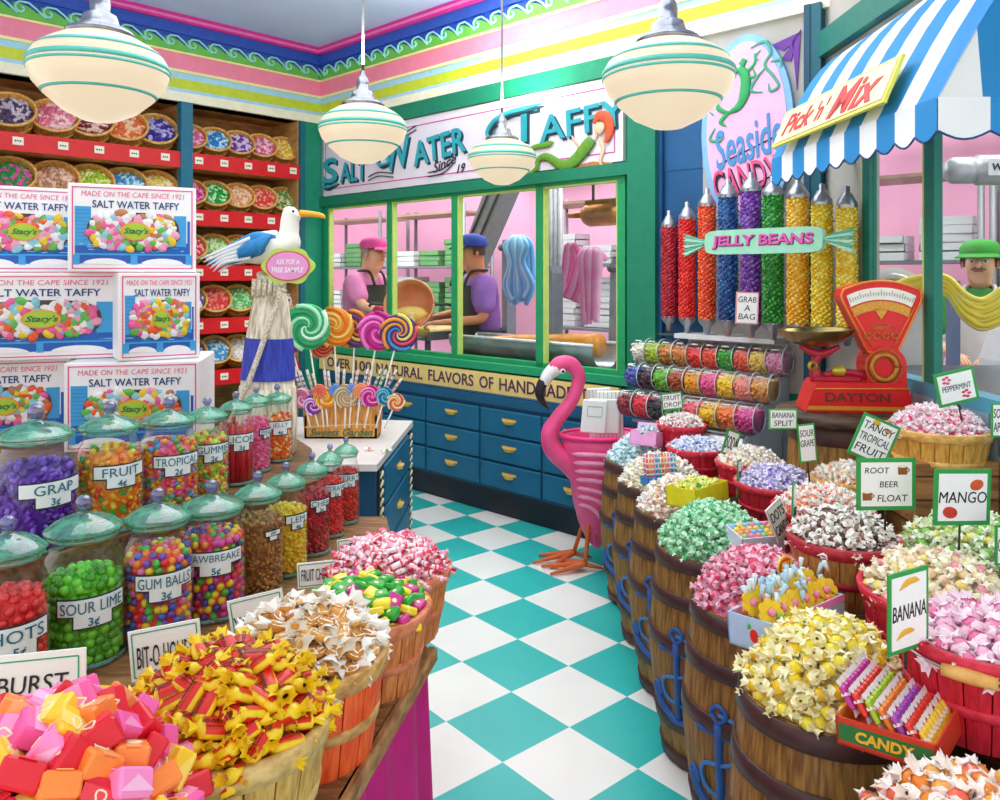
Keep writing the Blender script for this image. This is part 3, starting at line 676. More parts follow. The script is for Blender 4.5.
def fill_stuff(J,zb,cols,lab,kind='bits',fill=.86,s=.009):
    o,x,Y,r,hb,ca=J; rr=r-.004-s*.6; H=hb*.80*fill; mb=MB(); mb.lathe([(.001,.008),(r*.84,.008),(r*.86,H*.96),(r*.4,H+.004),(.001,H+.004)],20)
    mats=[M(cols[0],.4)]+[M(c,.28,var=.08,spec=.6) for c in cols]
    if kind=='rope':
        n=30
        for i in range(n):
            a=2*PI*i/n+random.uniform(-.05,.05); q=rr-.002; tw=random.uniform(-.2,.2)
            mb.tube([(q*math.cos(a+tw*t),q*math.sin(a+tw*t),.01+(H+random.uniform(-.03,.02))*t) for t in (0,.5,1)],.0065,6,mi=1+i%len(cols))
    else:
        A=2*PI*rr*H; n=int(A/(s*s*2.4)); ga=PI*(3-math.sqrt(5))
        for i in range(n):
            z=.012+(H-.012)*(i+.5)/n; a=i*ga+random.uniform(-.15,.15); q=rr-random.uniform(0,s*.4)
            Mx=T(q*math.cos(a),q*math.sin(a),z)@rndrot(80)
            if kind=='cube': mb.box(s*1.6,s*1.2,s*.9,Mx,1+random.randrange(len(cols)),s*.3)
            else: mb.sph(s,7,5,Mx@S(1.15,.8,.75),1+random.randrange(len(cols)))
        for (px,py,pz) in spread(rr,s*1.5,int((rr/s)**2*.45),H): mb.sph(s,7,5,T(px,py,pz)@rndrot(60)@S(1.15,.8,.75),1+random.randrange(len(cols)))
    q=mb.build('candy_fill',mats,None,T(x,Y,zb)); setp(q,lab,'candy',kind='stuff')
mix=['#f02a3c','#f8d020','#4cb840','#f078b8','#7a3fb4','#ff8a20','#3a68d0']; mixw=['red','yellow','green','pink','purple','orange','blue']
def jars():
    J=jar(8,0,1.60,.15,.36,TZ,'HOTS','5¢','glass jar of red cinnamon balls marked HOTS, first in the front row',14,lz=.50); fill_balls(J,TZ,.0105,['#d8141e','#e82a30'],'cinnamon_ball','red cinnamon ball in the glass jar marked HOTS')
    J=jar(84,0,1.76,.172,.352,TZ,'SOUR LIME','3¢','glass jar of green balls marked SOUR LIME',12,lz=.5); fill_balls(J,TZ,.0108,['#52b01a','#74d634','#409c14'],'sour_lime_ball','green sour lime ball in the glass jar marked SOUR LIME',.8)
    J=jar(158,0,1.86,.160,.343,TZ,'GUM BALLS','3¢','glass jar of mixed gumballs marked GUM BALLS',12,lz=.56); fill_balls(J,TZ,.0098,mix,'gumball','gumball in the glass jar marked GUM BALLS',.92,mixw)
    J=jar(212,0,1.99,.166,.326,TZ,'JAWBREAKE','5¢','glass jar of mixed jawbreakers marked JAWBREAKE',6,lz=.62); fill_balls(J,TZ,.0098,['#e81c50','#7a2f9c','#f07a1c','#f8d020','#d83a9c','#2a3a9c','#48b040'],'jawbreaker','jawbreaker in the glass jar marked JAWBREAKE',.94,['red','purple','orange','yellow','magenta','navy','green'])
    J=jar(258,0,2.13,.135,.318,TZ,'PE','','glass jar of brown peanut candy marked PE',35,lw=.05,lz=.66); fill_stuff(J,TZ,['#a8702c','#c88c40','#8a541e'],'brown nut brittle bits in the glass jar marked PE','bits',.95,.0065)
    J=jar(286,0,2.26,.122,.314,TZ,'LEM','4¢','glass jar of yellow lemon drops marked LEM',32,lw=.075,lz=.66); fill_stuff(J,TZ,['#f4c818','#fbe04a','#eab010'],'yellow lemon drops in the glass jar marked LEM','bits',.9,.0075)
    J=jar(312,0,2.42,.108,.308,TZ,'CHER','3¢','glass jar of dark red cherry balls marked CHER',30,lw=.07,lz=.66); fill_stuff(J,TZ,['#b80c2c','#d41838','#8c0a24'],'dark red cherry balls in the glass jar marked CHER','bits',.93,.008)
    J=jar(330,0,2.58,.092,.302,TZ,'STRAW','2¢','slim glass jar of bright red candy marked STRAW',25,lw=.075,lz=.68); fill_stuff(J,TZ,['#e81c24','#f83a34','#c81020'],'bright red candy bits in the slim jar marked STRAW','bits',.93,.007)
    J=jar(346,0,2.72,.092,.296,TZ,'BERRY','2¢','glass jar of red berry candy marked BERRY, last of the front row',15,lw=.08,lz=.68); fill_stuff(J,TZ,['#d8281c','#f0503a','#b01818'],'red berry candy in the last front jar','bits',.93,.007)
    z=RZT
    J=jar(36,0,1.98,.19,.345,z,'GRAP','3¢','large glass jar of purple grape twists marked GRAP',25,lz=.58); fill_stuff(J,z,['#5a1ea8','#6f34c4','#42108c','#8a5ad8'],'purple grape twists in the large jar marked GRAP','cube',.9,.011)
    J=jar(110,0,2.13,.165,.333,z,'FRUIT','4¢','glass jar of orange and yellow fruit stars marked FRUIT',20,lz=.62); fill_stuff(J,z,['#f88a18','#f8c820','#f05020','#48b040','#ffa838'],'orange, yellow and green fruit stars in the jar marked FRUIT','cube',.94,.012)
    J=jar(169,0,2.27,.16,.322,z,'TROPICAL','2¢','glass jar of tropical mix marked TROPICAL',18,lz=.62); fill_stuff(J,z,['#f05aa0','#f8c020','#f04030','#58b848','#f88a30','#4aa0d8'],'tropical mix of bright gummy drops in the jar marked TROPICAL','bits',.94,.010)
    J=jar(207,0,2.43,.13,.302,z,'GUMMIE','2¢','glass jar of yellow and red gummies marked GUMMIE',18,lz=.64); fill_stuff(J,z,['#c8d840','#f05030','#f8d850','#f090a0','#60b850'],'yellow, red and green gummies in the jar marked GUMMIE','bits',.94,.0095)
    J=jar(236,0,2.58,.115,.300,z,'LICOR','3¢','glass jar of red licorice ropes marked LICOR',18,lz=.64); fill_stuff(J,z,['#c80c24','#a80a20','#e0283a'],'long red licorice ropes in the jar marked LICOR','rope',.95)
    J=jar(256,0,2.74,.10,.295,z,'PINK','2¢','slim glass jar of pink candy between the licorice and jelly jars',45,lw=.06,lz=.6); fill_stuff(J,z,['#f4629c','#f88ab8','#e8407c'],'pink candy pieces in the slim back jar','bits',.93,.007)
    J=jar(277,0,2.90,.115,.277,z,'JELLY','4¢','glass jar of orange jelly slices, last of the back row',12,lz=.62); fill_stuff(J,z,['#f87a1c','#ff9a3c','#f05a18','#ffd0a0'],'orange jelly slices in the last back jar','bits',.93,.0085)
jars()
# ---------------------------------------------------------------- cards on the left
def card(label,px,py,Y,wpx,hpx,lines,yaw=0,roll=0,green='#3aa888',frame=.12,stick=0,sz=None,shear=.1,bold=0,bc='#ffffff',art=None,thick=.004,name='price_sign',grp=None,two=False,tilt=0,sx=1.0):
    c=at(px,py,Y); w=wpx/F*Y; h=hpx/F*Y; bold=0
    o=thing(name,label,'sign',T(c.x,c.y,c.z)@RZ(yaw)@RX(tilt)@RY(roll),grp)
    mb=MB(); mb.box(w,thick,h); 
    p=mb.build('card',M(green,.5,var=.05) if frame>0.05 else M('#fbfbf6',.6,var=.02),o)
    mb=MB(); f=min(w,h)*abs(frame)
    if frame>.05: mb.box(w-2*f,.001,h-2*f,T(0,-thick/2-.0006,0),0)
    else:
        t=.0022; q=min(w,h)*.07
        for (a,b,cx,cz) in ((w-2*q,t,0,h/2-q),(w-2*q,t,0,-h/2+q),(t,h-2*q,w/2-q,0),(t,h-2*q,-w/2+q,0)): mb.box(a,.0008,b,T(cx,-thick/2-.0005,cz),0)
    mb.build('panel' if frame>.05 else 'border_line',M(bc if frame>.05 else green,.6,var=.02),p)
    mb=MB(); n=len(lines); lh=(h*.8)/max(n,1)
    for i,l in enumerate(lines):
        l=tuple(l) if isinstance(l,tuple) else (l,); s,k,dx,dz=(l+(1,0,0,0)[len(l):])[:4] if len(l)<4 else l
        if len(l)==1: k=1
        if s: mb.fit(s,w*.80*min(k,1.06),lh*.68*k,T(dx*w,-thick/2-.0016,h*.4-lh*(i+.5)+dz*h),0,shear,bold,.01,None,.3,1.05)
    mb.build('lettering',M('#1d1a20',.6),p)
    if art:
        mb=MB(); ms=[]
        for (kind,u,v,s,colr,rot) in art:
            if kind=='mango': mb.prism(ell(0,0,s*w,s*w*.72,18),.001,T(u*w,-thick/2-.0018,v*h)@RY(rot),len(ms)); ms.append(M(colr,.5,var=.3,scale=60))
            if kind=='banana': mb.tube([(u*w-s*w,-thick/2-.001,v*h-s*w*.25),(u*w-s*w*.3,-thick/2-.001,v*h+s*w*.12),(u*w+s*w*.5,-thick/2-.001,v*h+s*w*.2),(u*w+s*w,-thick/2-.001,v*h+s*w*.1)],[.002,s*w*.25,s*w*.22,.002],8,flat=.15,up=(0,0,1),smooth=4,mi=len(ms)); ms.append(M(colr,.5))
            if kind=='mint':
                for k in range(5): mb.prism(ell(s*w*.6*math.cos(k*1.257),s*w*.6*math.sin(k*1.257),s*w*.42,s*w*.25,10),.001,T(u*w,-thick/2-.0018-k*.0001,v*h)@RY(rot),len(ms))
                ms.append(M(colr,.5))
            if kind=='mug': mb.prism([(-s*w,-s*w),(s*w,-s*w),(s*w*1.05,s*w*.8),(-s*w*1.05,s*w*.8)],.001,T(u*w,-thick/2-.0018,v*h)@RY(rot),len(ms)); ms.append(M(colr,.5)); mb.tube([(u*w+s*w,-thick/2-.001,v*h+s*w*.5),(u*w+s*w*1.6,-thick/2-.001,v*h),(u*w+s*w,-thick/2-.001,v*h-s*w*.5)],s*w*.16,5,mi=len(ms)-1); mb.prism(ell(0,s*w*.9,s*w*1.1,s*w*.35,10),.001,T(u*w,-thick/2-.002,v*h)@RY(rot),len(ms)); ms.append(M('#fff6e0',.5))
        mb.build('painted_picture',ms,p)
    if stick:
        mb=MB(); L=stick/F*Y; mb.tube([(0,thick/2+.003,h*.2),(0,thick/2+.003,-h/2-L)],.003,6); mb.build('stick',M('#4a4a50',.4,.5),o)
    return o
def lcards():
    card('white card reading STARBURST behind the square chews',4,706,1.27,156,96,['',('STARBURST',1.0,0,.19),''],6,-3,frame=.04,bold=.03,tilt=-8)
    card('white card reading BIT-O-HONEY behind the yellow and red wrapped bars',166,650,1.46,68,48,[('BIT-O-HONEY',1,0,-.05)],10,-7,frame=.04,tilt=-8)
    card('white card reading VANILLA CARAMEL behind the caramels',258,617,1.70,54,44,['',('VANILLA',1.2),'CARAMEL'],10,-10,frame=.04,tilt=-8)
    card('white card reading FRUIT CHEWS above the green and yellow chews',317,574,1.88,38,24,['FRUIT CHEWS'],8,-3,frame=.04,tilt=-6,sx=.95)
    card('white card reading SWEETIES behind the pink and white rolls',354,547,2.14,32,18,['SWEETIES'],8,-6,frame=.04,tilt=-6)
lcards()
# ---------------------------------------------------------------- left baskets and heaps
def sq_chew(c,c2):
    mb=MB(); a=.043; mb.box(a,a,a*.66,I4,0,.003)
    mb.box(a*1.01,a*.42,.0012,T(0,0,a*.33),1,0); mb.prism([(-a*.5,-a*.2),(a*.5,-a*.2),(0,a*.15)],.001,T(0,-a*.5-.0006,0),1)
    mb.tube([(0,a*.28,a*.34),(.006,a*.02,a*.34),(.004,-a*.12,a*.34),(-.004,-a*.12,a*.34),(-.006,a*.02,a*.34),(0,a*.28,a*.34)],.0013,5,mi=2,smooth=2)
    return (mb,[M(c,.4,var=.05),M(c2,.4,var=.05),M('#fff0c8',.5)])
def honey():
    mb=MB(); L=.052
    mb.lathe([(.004,-L/2),(.014,-L*.42),(.0155,-L*.2),(.0155,L*.2),(.014,L*.42),(.004,L/2)],12,RY(90)@S(.72,1.05,1),0)
    mb.lathe([(.0157,-L*.36),(.0164,-L*.2),(.0164,L*.2),(.0157,L*.36)],10,RY(90)@S(.74,1.06,1),1,True,-62,62)
    mb.lathe([(.0157,-L*.36),(.0164,-L*.2),(.0164,L*.2),(.0157,L*.36)],10,RY(90)@S(.74,1.06,1),1,True,118,242)
    for k,fl in ((0,1),): 
        mb.text('BIT-O-HONEY',.0078,T(0,0,.0128)@RX(-90),2,.15,.03,.02); mb.box(L*.7,.0016,.0006,T(0,-.0066,.0112),2)
    for sgn in (1,-1):
        N=12; vs=[(sgn*L/2,.004*math.cos(2*PI*k/N),.004*math.sin(2*PI*k/N)) for k in range(N)]
        vs+=[(sgn*(L/2+(.016 if k%2 else .013)),(.014 if k%2 else .010)*math.cos(2*PI*k/N),.7*(.014 if k%2 else .010)*math.sin(2*PI*k/N)) for k in range(N)]
        mb.raw(vs,[(k,(k+1)%N,N+(k+1)%N,N+k) for k in range(N)],I4,0)
    return (mb,[M('#f8cc1c',.3,var=.15,scale=60),M('#d8281c',.3),M('#5a2a10',.4)],'')
def caramel(c):
    mb=MB(); mb.lathe([(.001,-.008),(.015,-.007),(.0175,-.002),(.0175,.003),(.015,.008),(.001,.009)],14,I4,0)
    for sgn in (1,-1):
        N=10; vs=[(sgn*.014,.006*math.cos(2*PI*k/N),.006*math.sin(2*PI*k/N)) for k in range(N)]
        vs+=[(sgn*(.036 if k%2 else .030),(.024 if k%2 else .017)*math.cos(2*PI*k/N),.5*(.024 if k%2 else .017)*math.sin(2*PI*k/N)) for k in range(N)]
        mb.raw(vs,[(k,(k+1)%N,N+(k+1)%N,N+k) for k in range(N)],I4,1)
    Q=10; mb.raw([(.0178*math.cos(2*PI*k/Q),.0178*math.sin(2*PI*k/Q),.004) for k in range(Q)]+[(.0178*(.5,.8,.35,.75,.9,.4,.85,.55,.7,.45)[k]*math.cos(2*PI*k/Q),.0178*(.5,.8,.35,.75,.9,.4,.85,.55,.7,.45)[k]*math.sin(2*PI*k/Q),.0095) for k in range(Q)],[(k,(k+1)%Q,Q+(k+1)%Q,Q+k) for k in range(Q)],I4,1)
    return (mb,[M(c,.25,var=.12),M('#f6f0e6',.2,var=.1,scale=50)],'')
def fchew(c):
    mb=MB(); mb.box(.034,.026,.015,I4,0,.003); mb.sph(.005,8,5,T(0,0,.0072)@S(1,1,.2),1)
    return (mb,[M(c,.35,var=.08),M('#fff6b0',.4)],'')
def roll(c):
    mb=MB(); mb.lathe([(.001,-.018),(.0062,-.017),(.0062,.017),(.001,.018)],8,RY(90),0)
    for q in (-.012,.012): mb.lathe([(.0065,q-.0022),(.0065,q+.0022)],8,RY(90),1)
    mb.lathe([(.0066,-.006),(.0066,.006)],4,RY(90),1,True,10,100)
    for sgn in (1,-1):
        N=8; vs=[(sgn*.017,.003*math.cos(2*PI*k/N),.003*math.sin(2*PI*k/N)) for k in range(N)]+[(sgn*.028,.008*math.cos(2*PI*k/N),.004*math.sin(2*PI*k/N)) for k in range(N)]
        mb.raw(vs,[(k,(k+1)%N,N+(k+1)%N,N+k) for k in range(N)],I4,1)
    return (mb,[M('#fbe6ea',.35,var=.05),M(c,.35)],'')
def leftheaps():
    basket('natural slatted basket heaped with square fruit chews, nearest the camera',-.545,.95,TZ,.165,.17,palew,.13,22)
    ch=[]
    for w,a,b in (('pink','#f25fa6','#fa94c4'),('red','#e0182e','#f04050'),('orange','#f98a3a','#fca868'),('yellow','#fbcb2c','#fce070'),('light pink','#f98cc4','#fcb8dc')):
        t=sq_chew(a,b); ch.append((t[0],t[1],w))
    heap('fruit_chew_square',ch,None,-.545,.95,TZ+.165,.165,.15,90,'square wrapped fruit chew in the nearest basket','candy','square fruit chews in the nearest basket','#d83a60',50)
    basket('pale slatted basket of yellow and red wrapped honey bars',-.41,1.19,TZ,.150,.185,palew,.118,20)
    heap('honey_bar',[honey()],None,-.41,1.19,TZ+.175,.138,.09,100,'yellow and red wrapped honey bar heaped in the pale basket','candy','yellow and red wrapped honey bars','#c8901c',35)
    basket('orange red slatted basket with pale bands holding caramels',-.345,1.42,TZ,.138,.175,orangew,.112,18)
    heap('wrapped_caramel',[caramel('#d89434'),caramel('#c8842c'),caramel('#e4a850')],None,-.345,1.42,TZ+.165,.126,.085,85,'caramel in a clear twisted wrapper heaped in the orange red basket','candy','wrapped caramels in the orange red basket','#b98a50',30)
    basket('brown slatted basket of green and yellow fruit chews',-.285,1.66,TZ,.134,.155,terraw,.108,20)
    fc=[]
    for w,c in (('green','#2ea83a'),('yellow','#f6dc2c'),('magenta','#d02a8c'),('yellow','#f8e040')):
        t=fchew(c); fc.append((t[0],t[1],w))
    heap('fruit_chew_bar',fc,None,-.285,1.66,TZ+.15,.126,.05,78,'oblong fruit chew in the brown basket','candy','oblong fruit chews in the brown basket','#8a3a5c',30)
    basket('brown slatted basket heaped with pink and white candy rolls, at the table corner',-.262,1.88,TZ,.140,.155,terraw,.112,22)
    heap('candy_roll',[roll('#f0708c'),roll('#f4a0b4'),roll('#e84468'),roll('#f8b8c4')],None,-.262,1.88,TZ+.15,.132,.065,150,'pink and white wrapped candy roll in the table corner basket','candy','pink and white candy rolls','#f0a8b8',25,sc=1.05)
leftheaps()
# ---------------------------------------------------------------- taffy boxes
def taffybox(label,px,zb,Y,w,h,d,yaw,brand=True):
    x=(px-500)/F*Y; o=thing('taffy_box',label,'box',T(x,Y,zb)@RZ(yaw),'white salt water taffy boxes stacked on the riser')
    mb=MB(); mb.box(w,d,h-.004,T(0,d/2,h/2),0,.004); mb.box(w*.98,d*.98,.002,T(0,d/2,h-.002),0); mb.build('carton',M('#f6f5f6',.6,var=.05,scale=4),o)
    mb=MB(); a=.014
    for q,t in ((a,.004),): 
        for (p0,p1,r0,r1) in ((-w/2+q,w/2-q,q,q+t),(-w/2+q,w/2-q,h-q-t,h-q),(-w/2+q,-w/2+q+t,q,h-q),(w/2-q-t,w/2-q,q,h-q)): mb.bx(p0,p1,-.0022,0,r0,r1)
    mb.build('pink_border',M('#e0508c',.5),o)
    mb=MB(); i=.024; H=h*.47
    mb.bx(-w/2+i,w/2-i,-.0015,0,h*.10,h*.34,I4,0)
    mb.bx(-w/2+i,-w/2+i+w*.12,-.0018,0,h*.3,h*.74,I4,1); mb.bx(w/2-i-w*.13,w/2-i-w*.03,-.0018,0,h*.3,h*.66,I4,1); mb.bx(w/2-i-w*.02,w/2-i,-.0018,0,h*.2,h*.6,I4,0)
    for k in range(9): mb.bx(-w/2+i,-w/2+i+w*.12,-.0022,0,h*.36+k*h*.042,h*.364+k*h*.042,I4,0); 
    mb.bx(-w/2+i,w/2-i,-.0024,0,h*.195,h*.215,I4,1)
    for k in range(26):
        u=random.uniform(-w/2+i,w/2-i-.03); v=random.uniform(h*.22,h*.34); mb.bx(u,u+random.uniform(.01,.03),-.0022,0,v,v+.0025,I4,2 if k%3 else 1)
    for cx in (-.5,0,.5): mb.bx(cx*(w-2*i)*.98-.012,cx*(w-2*i)*.98+.012,-.0026,0,h*.09,h*.2,I4,1)
    for cx in (-.25,.25): mb.prism(ell(cx*(w-2*i),h*.09,w*.17,h*.07,20,0,180),.002,T(0,-.0028,0),3)
    mb.build('harbour_print',[M('#1a5cb4',.5,var=.15),M('#3aa0dc',.5,var=.1),M('#a8dcf4',.5),M('#fafafa',.5)],o)
    mb=MB(); mb.fit('MADE ON THE CAPE SINCE 1921',w*.80,h*.06,T(0,-.002,h*.885),0,.1,0,.01); mb.build('pink_lettering',M('#e86a94',.5),o)
    mb=MB(); mb.fit('SALT WATER TAFFY',w*.68,h*.085,T(.01,-.002,h*.77),0,.0,.012,.01); mb.build('blue_lettering',M('#1c3a78',.5),o)
    # oval window full of wrapped taffy
    mb=MB(); cx,cz,A,B=0,h*.47,w*.36,h*.215
    def st(n): 
        return [(cx+A*math.copysign(abs(math.cos(t))**.6,math.cos(t)),cz+B*math.copysign(abs(math.sin(t))**.75,math.sin(t))) for t in [2*PI*k/n for k in range(n)]]
    mb.prism(st(40),.003,T(0,-.004,0),0)
    cols=['#f0609c','#f8f0e8','#f8c830','#60b850','#f4a0bc','#f05a30','#8ac8d8','#ffffff','#b87a50']
    for k in range(130):
        t=k*2.39996; q=math.sqrt((k+.5)/130)*.93
        u=cx+A*q*math.copysign(abs(math.cos(t))**.6,math.cos(t)); v=cz+B*q*math.copysign(abs(math.sin(t))**.75,math.sin(t))
        mb.sph(.018*h/.345*random.uniform(.8,1.25),8,5,T(u,-.004,v)@RY(random.uniform(0,180))@S(1.2,.25,.8),1+random.randrange(len(cols)))
    mb.build('oval_picture',[M('#4a3a34',.5)]+[M(c,.5,var=.2,scale=50) for c in cols],o)
    mb=MB(); mb.prism(ell(0,0,w*.115,h*.105,24),.002,T(.005,-.0115,cz),1); mb.prism(ell(0,0,w*.1,h*.088,24),.002,T(.005,-.0125,cz),0); mb.text("Stacy's",h*.09,T(.005,-.0136,cz),2,.35,.02,.02,None,w/(h*1.3)); mb.build('oval_badge',[M('#a8cc38',.5),M('#e8a020',.5),M('#1a6a3a',.5)],o)
def boxes():
    b="white salt water taffy box, "
    for i,(px,w,Y,yaw) in enumerate(((28,.37,3.12,-14),)): taffybox(b+'top of the stack, cut by the picture edge',px-6,1.61,3.16,.46,.345,.3,33)
    taffybox(b+'top of the stack nearest the pendant lamp',134,1.61,3.12,.46,.345,.3,26)
    taffybox(b+'middle layer, large and cut by the picture edge',40,1.265,3.10,.60,.345,.34,22)
    taffybox(b+'middle layer, narrow, beside the wall baskets',160,1.265,3.12,.30,.345,.30,32)
    taffybox(b+'bottom layer, cut by the picture edge behind the grape jar',2,.92,3.12,.48,.345,.36,20)
    taffybox(b+'bottom layer behind the fruit and tropical jars',133,.92,3.06,.49,.345,.40,12)
boxes()
# ---------------------------------------------------------------- striped buoy, gull, free sample sign
def buoy():
    x,y=-.885,2.98; z0=RZT; h=.66
    o=thing('wooden_buoy','tapered wooden float with a blue band and a rope knot on top','buoy',T(x,y,z0)@RY(2))
    mb=MB(); prof=[(.001,0),(.098,0),(.112,.02),(.113,.12),(.104,.26),(.100,.262),(.085,.45),(.062,.60),(.045,.63),(.001,.635)]
    fn=lambda i,n,z:(1,.97,1.01,.99,.96)[i%5]
    mb.lathe(prof,40,RZ(15),0,True,fn=None,mis=[0,0,0,1,0,0,2,2,2] if False else [0,0,0,0,0,0,0,0,0]); mb.build('float_body',wood('#b8a888','#f0e8d4',40,40,3),o)
    mb=MB(); mb.lathe([(.1003,.29),(.0935,.36),(.0905,.40),(.0860,.445)],40); 
    for v in range(len(mb.v)): x_,y_,z_=mb.v[v]; k=1.012; mb.v[v]=(x_*k,y_*k,z_)
    mb.build('blue_band',wood('#20309c','#3a4cc4',60,60,3),o)
    mb=MB(); pts=[]
    for k in range(30):
        a=k*.8; pts.append((.045*math.cos(a),.045*math.sin(a)*.7,.635+.025*math.sin(k*.53)+k*.0008))
    mb.tube(pts,.013,8,smooth=2); mb.tube([(.03,-.05,.64),(.05,-.075,.60),(.02,-.1,.48),(-.03,-.128,.3),(-.09,-.14,.15),(-.15,-.13,.02)],.0105,8,smooth=5)
    for q in range(5): mb.tube([(-.05+q*.02,-.05,.66),(-.045+q*.02,-.068,.63),(-.05+q*.02,-.055,.60)],.009,6,smooth=3)
    mb.build('rope',wood('#b0a48c','#ece4d0',60,60,60),o)
buoy()
def gull():
    o=thing('toy_gull','seagull figure with blue wings perched on the wooden float','gull figure',T(-.90,2.98,1.60))
    mb=MB(); mb.tube([(-.155,0,.055),(-.09,0,.075),(-.02,0,.10),(.05,0,.105),(.095,0,.12),(.105,0,.165),(.108,0,.205),(.118,0,.235),(.128,0,.25)],[.008,.035,.06,.065,.052,.036,.034,.036,.012],16,smooth=5); mb.build('body',M('#fbf8ec',.5,var=.08),o)
    for s in (-1,1):
        mb=MB(); mb.tube([(.07,s*.045,.13),(.0,s*.058,.115),(-.09,s*.045,.08),(-.19,s*.02,.045)],[.02,.045,.038,.006],12,smooth=5,flat=.35,up=(0,0,1)); 
        for k in range(5): mb.tube([(-.02,s*(.072-k*.001),.135-k*.018),(-.12,s*(.055),.095-k*.012),(-.22+k*.012,s*.028,.06-k*.012)],[.008,.007,.002],6,smooth=3,mi=1)
        for k in range(8): mb.tube([(.06-k*.012,s*.07,.15-.004*k),(.03-k*.012,s*.08,.11-.003*k),(.01-k*.01,s*.072,.075-.002*k)],[.006,.012,.003],6,smooth=3,mi=0)
        mb.build('wing',[M('#2486c8',.5,var=.3,scale=40),M('#e8eef4',.5)],o)
    mb=MB(); mb.tube([(.145,0,.232),(.19,0,.23),(.23,0,.223),(.24,0,.212)],[.014,.011,.009,.002],10,smooth=3); mb.build('beak',M('#f6a81c',.4),o)
    for s in (-1,1):
        mb=MB(); mb.sph(.0055,8,6,T(.128,s*.03,.238)); mb.build('eye',M('#101014',.2),o)
        mb=MB(); mb.tube([(.02,s*.02,.06),(.02,s*.02,.0)],.005,6); 
        for k in (-1,0,1): mb.tube([(.02,s*.02,.003),(.045,s*.02+k*.012,.0)],[.005,.002],5)
        mb.build('leg',M('#e89020',.5),o)
    c=at(288,266,2.86); o=thing('sample_sign','small pink oval sign reading Ask for a free sample, in front of the gull','sign',T(c.x,c.y,c.z))
    mb=MB(); 
    pts=[((.092+.006*math.cos(6*t))*math.cos(t),(.066+.005*math.cos(6*t))*math.sin(t)) for t in [2*PI*k/60 for k in range(60)]]
    mb.prism(pts,.01,T(0,0,0),0); mb.prism(ell(0,0,.08,.055),.003,T(0,-.003,0),1); mb.prism(ell(0,0,.074,.05),.003,T(0,-.0045,0),2)
    mb.build('oval_board',[M('#b8d858',.5),M('#d84a6c',.5),M('#e89ad0',.5,var=.15)],o)
    mb=MB(); mb.fit('ASK FOR A',.085,.019,T(0,-.0055,.015),0,.15,.02); mb.fit('FREE SAMPLE',.115,.019,T(0,-.0055,-.014),0,.15,.02); mb.build('lettering',M('#fdf4ff',.5),o)
    mb=MB(); mb.tube([(-.03,.012,0),(-.045,.05,-.04),(-.04,.1,-.05)],.004,6); mb.build('bracket',M('#8a8a90',.4,.6),o)
gull()
# ---------------------------------------------------------------- lollipop display on the marble counter
def swirl(label,x,y,z,r,cols,stickL,tiltx=0,grp='large swirl lollipops in the counter display',yaw=0,name='swirl_lollipop',ry=0):
    o=thing(name,label,'lollipop',T(x,y,z)@RZ(yaw)@RY(ry)@RX(tiltx),grp)
    mb=MB(); mb.lathe([(.001,-.006),(r*.95,-.006),(r,0),(r*.95,.006),(.001,.008)],28,T(0,.0,0)@RX(90),0,False); mb.build('candy_disc',M(cols[0],.25,var=.1),o)
    mb=MB(); arms=5
    for k in range(arms):
        pts=[]
        for i in range(15):
            t=i/14; a=2*PI*k/arms+t*4.4; q=r*.97*t+.002; pts.append((q*math.cos(a),-.0085,q*math.sin(a)))
        mb.tube(pts,[r*.025+r*.07*min(1,(i/14)*1.3) for i in range(15)],6,mi=k%(len(cols)-1),flat=.5)
    mb.build('swirl_stripe',[M(c,.25,var=.05) for c in cols[1:]],o)
    mb=MB(); mb.tube([(0,0,-r*.9),(0,0,-r-stickL)],.0045,8); mb.build('stick',M('#f4f2ea',.6),o)
    return o
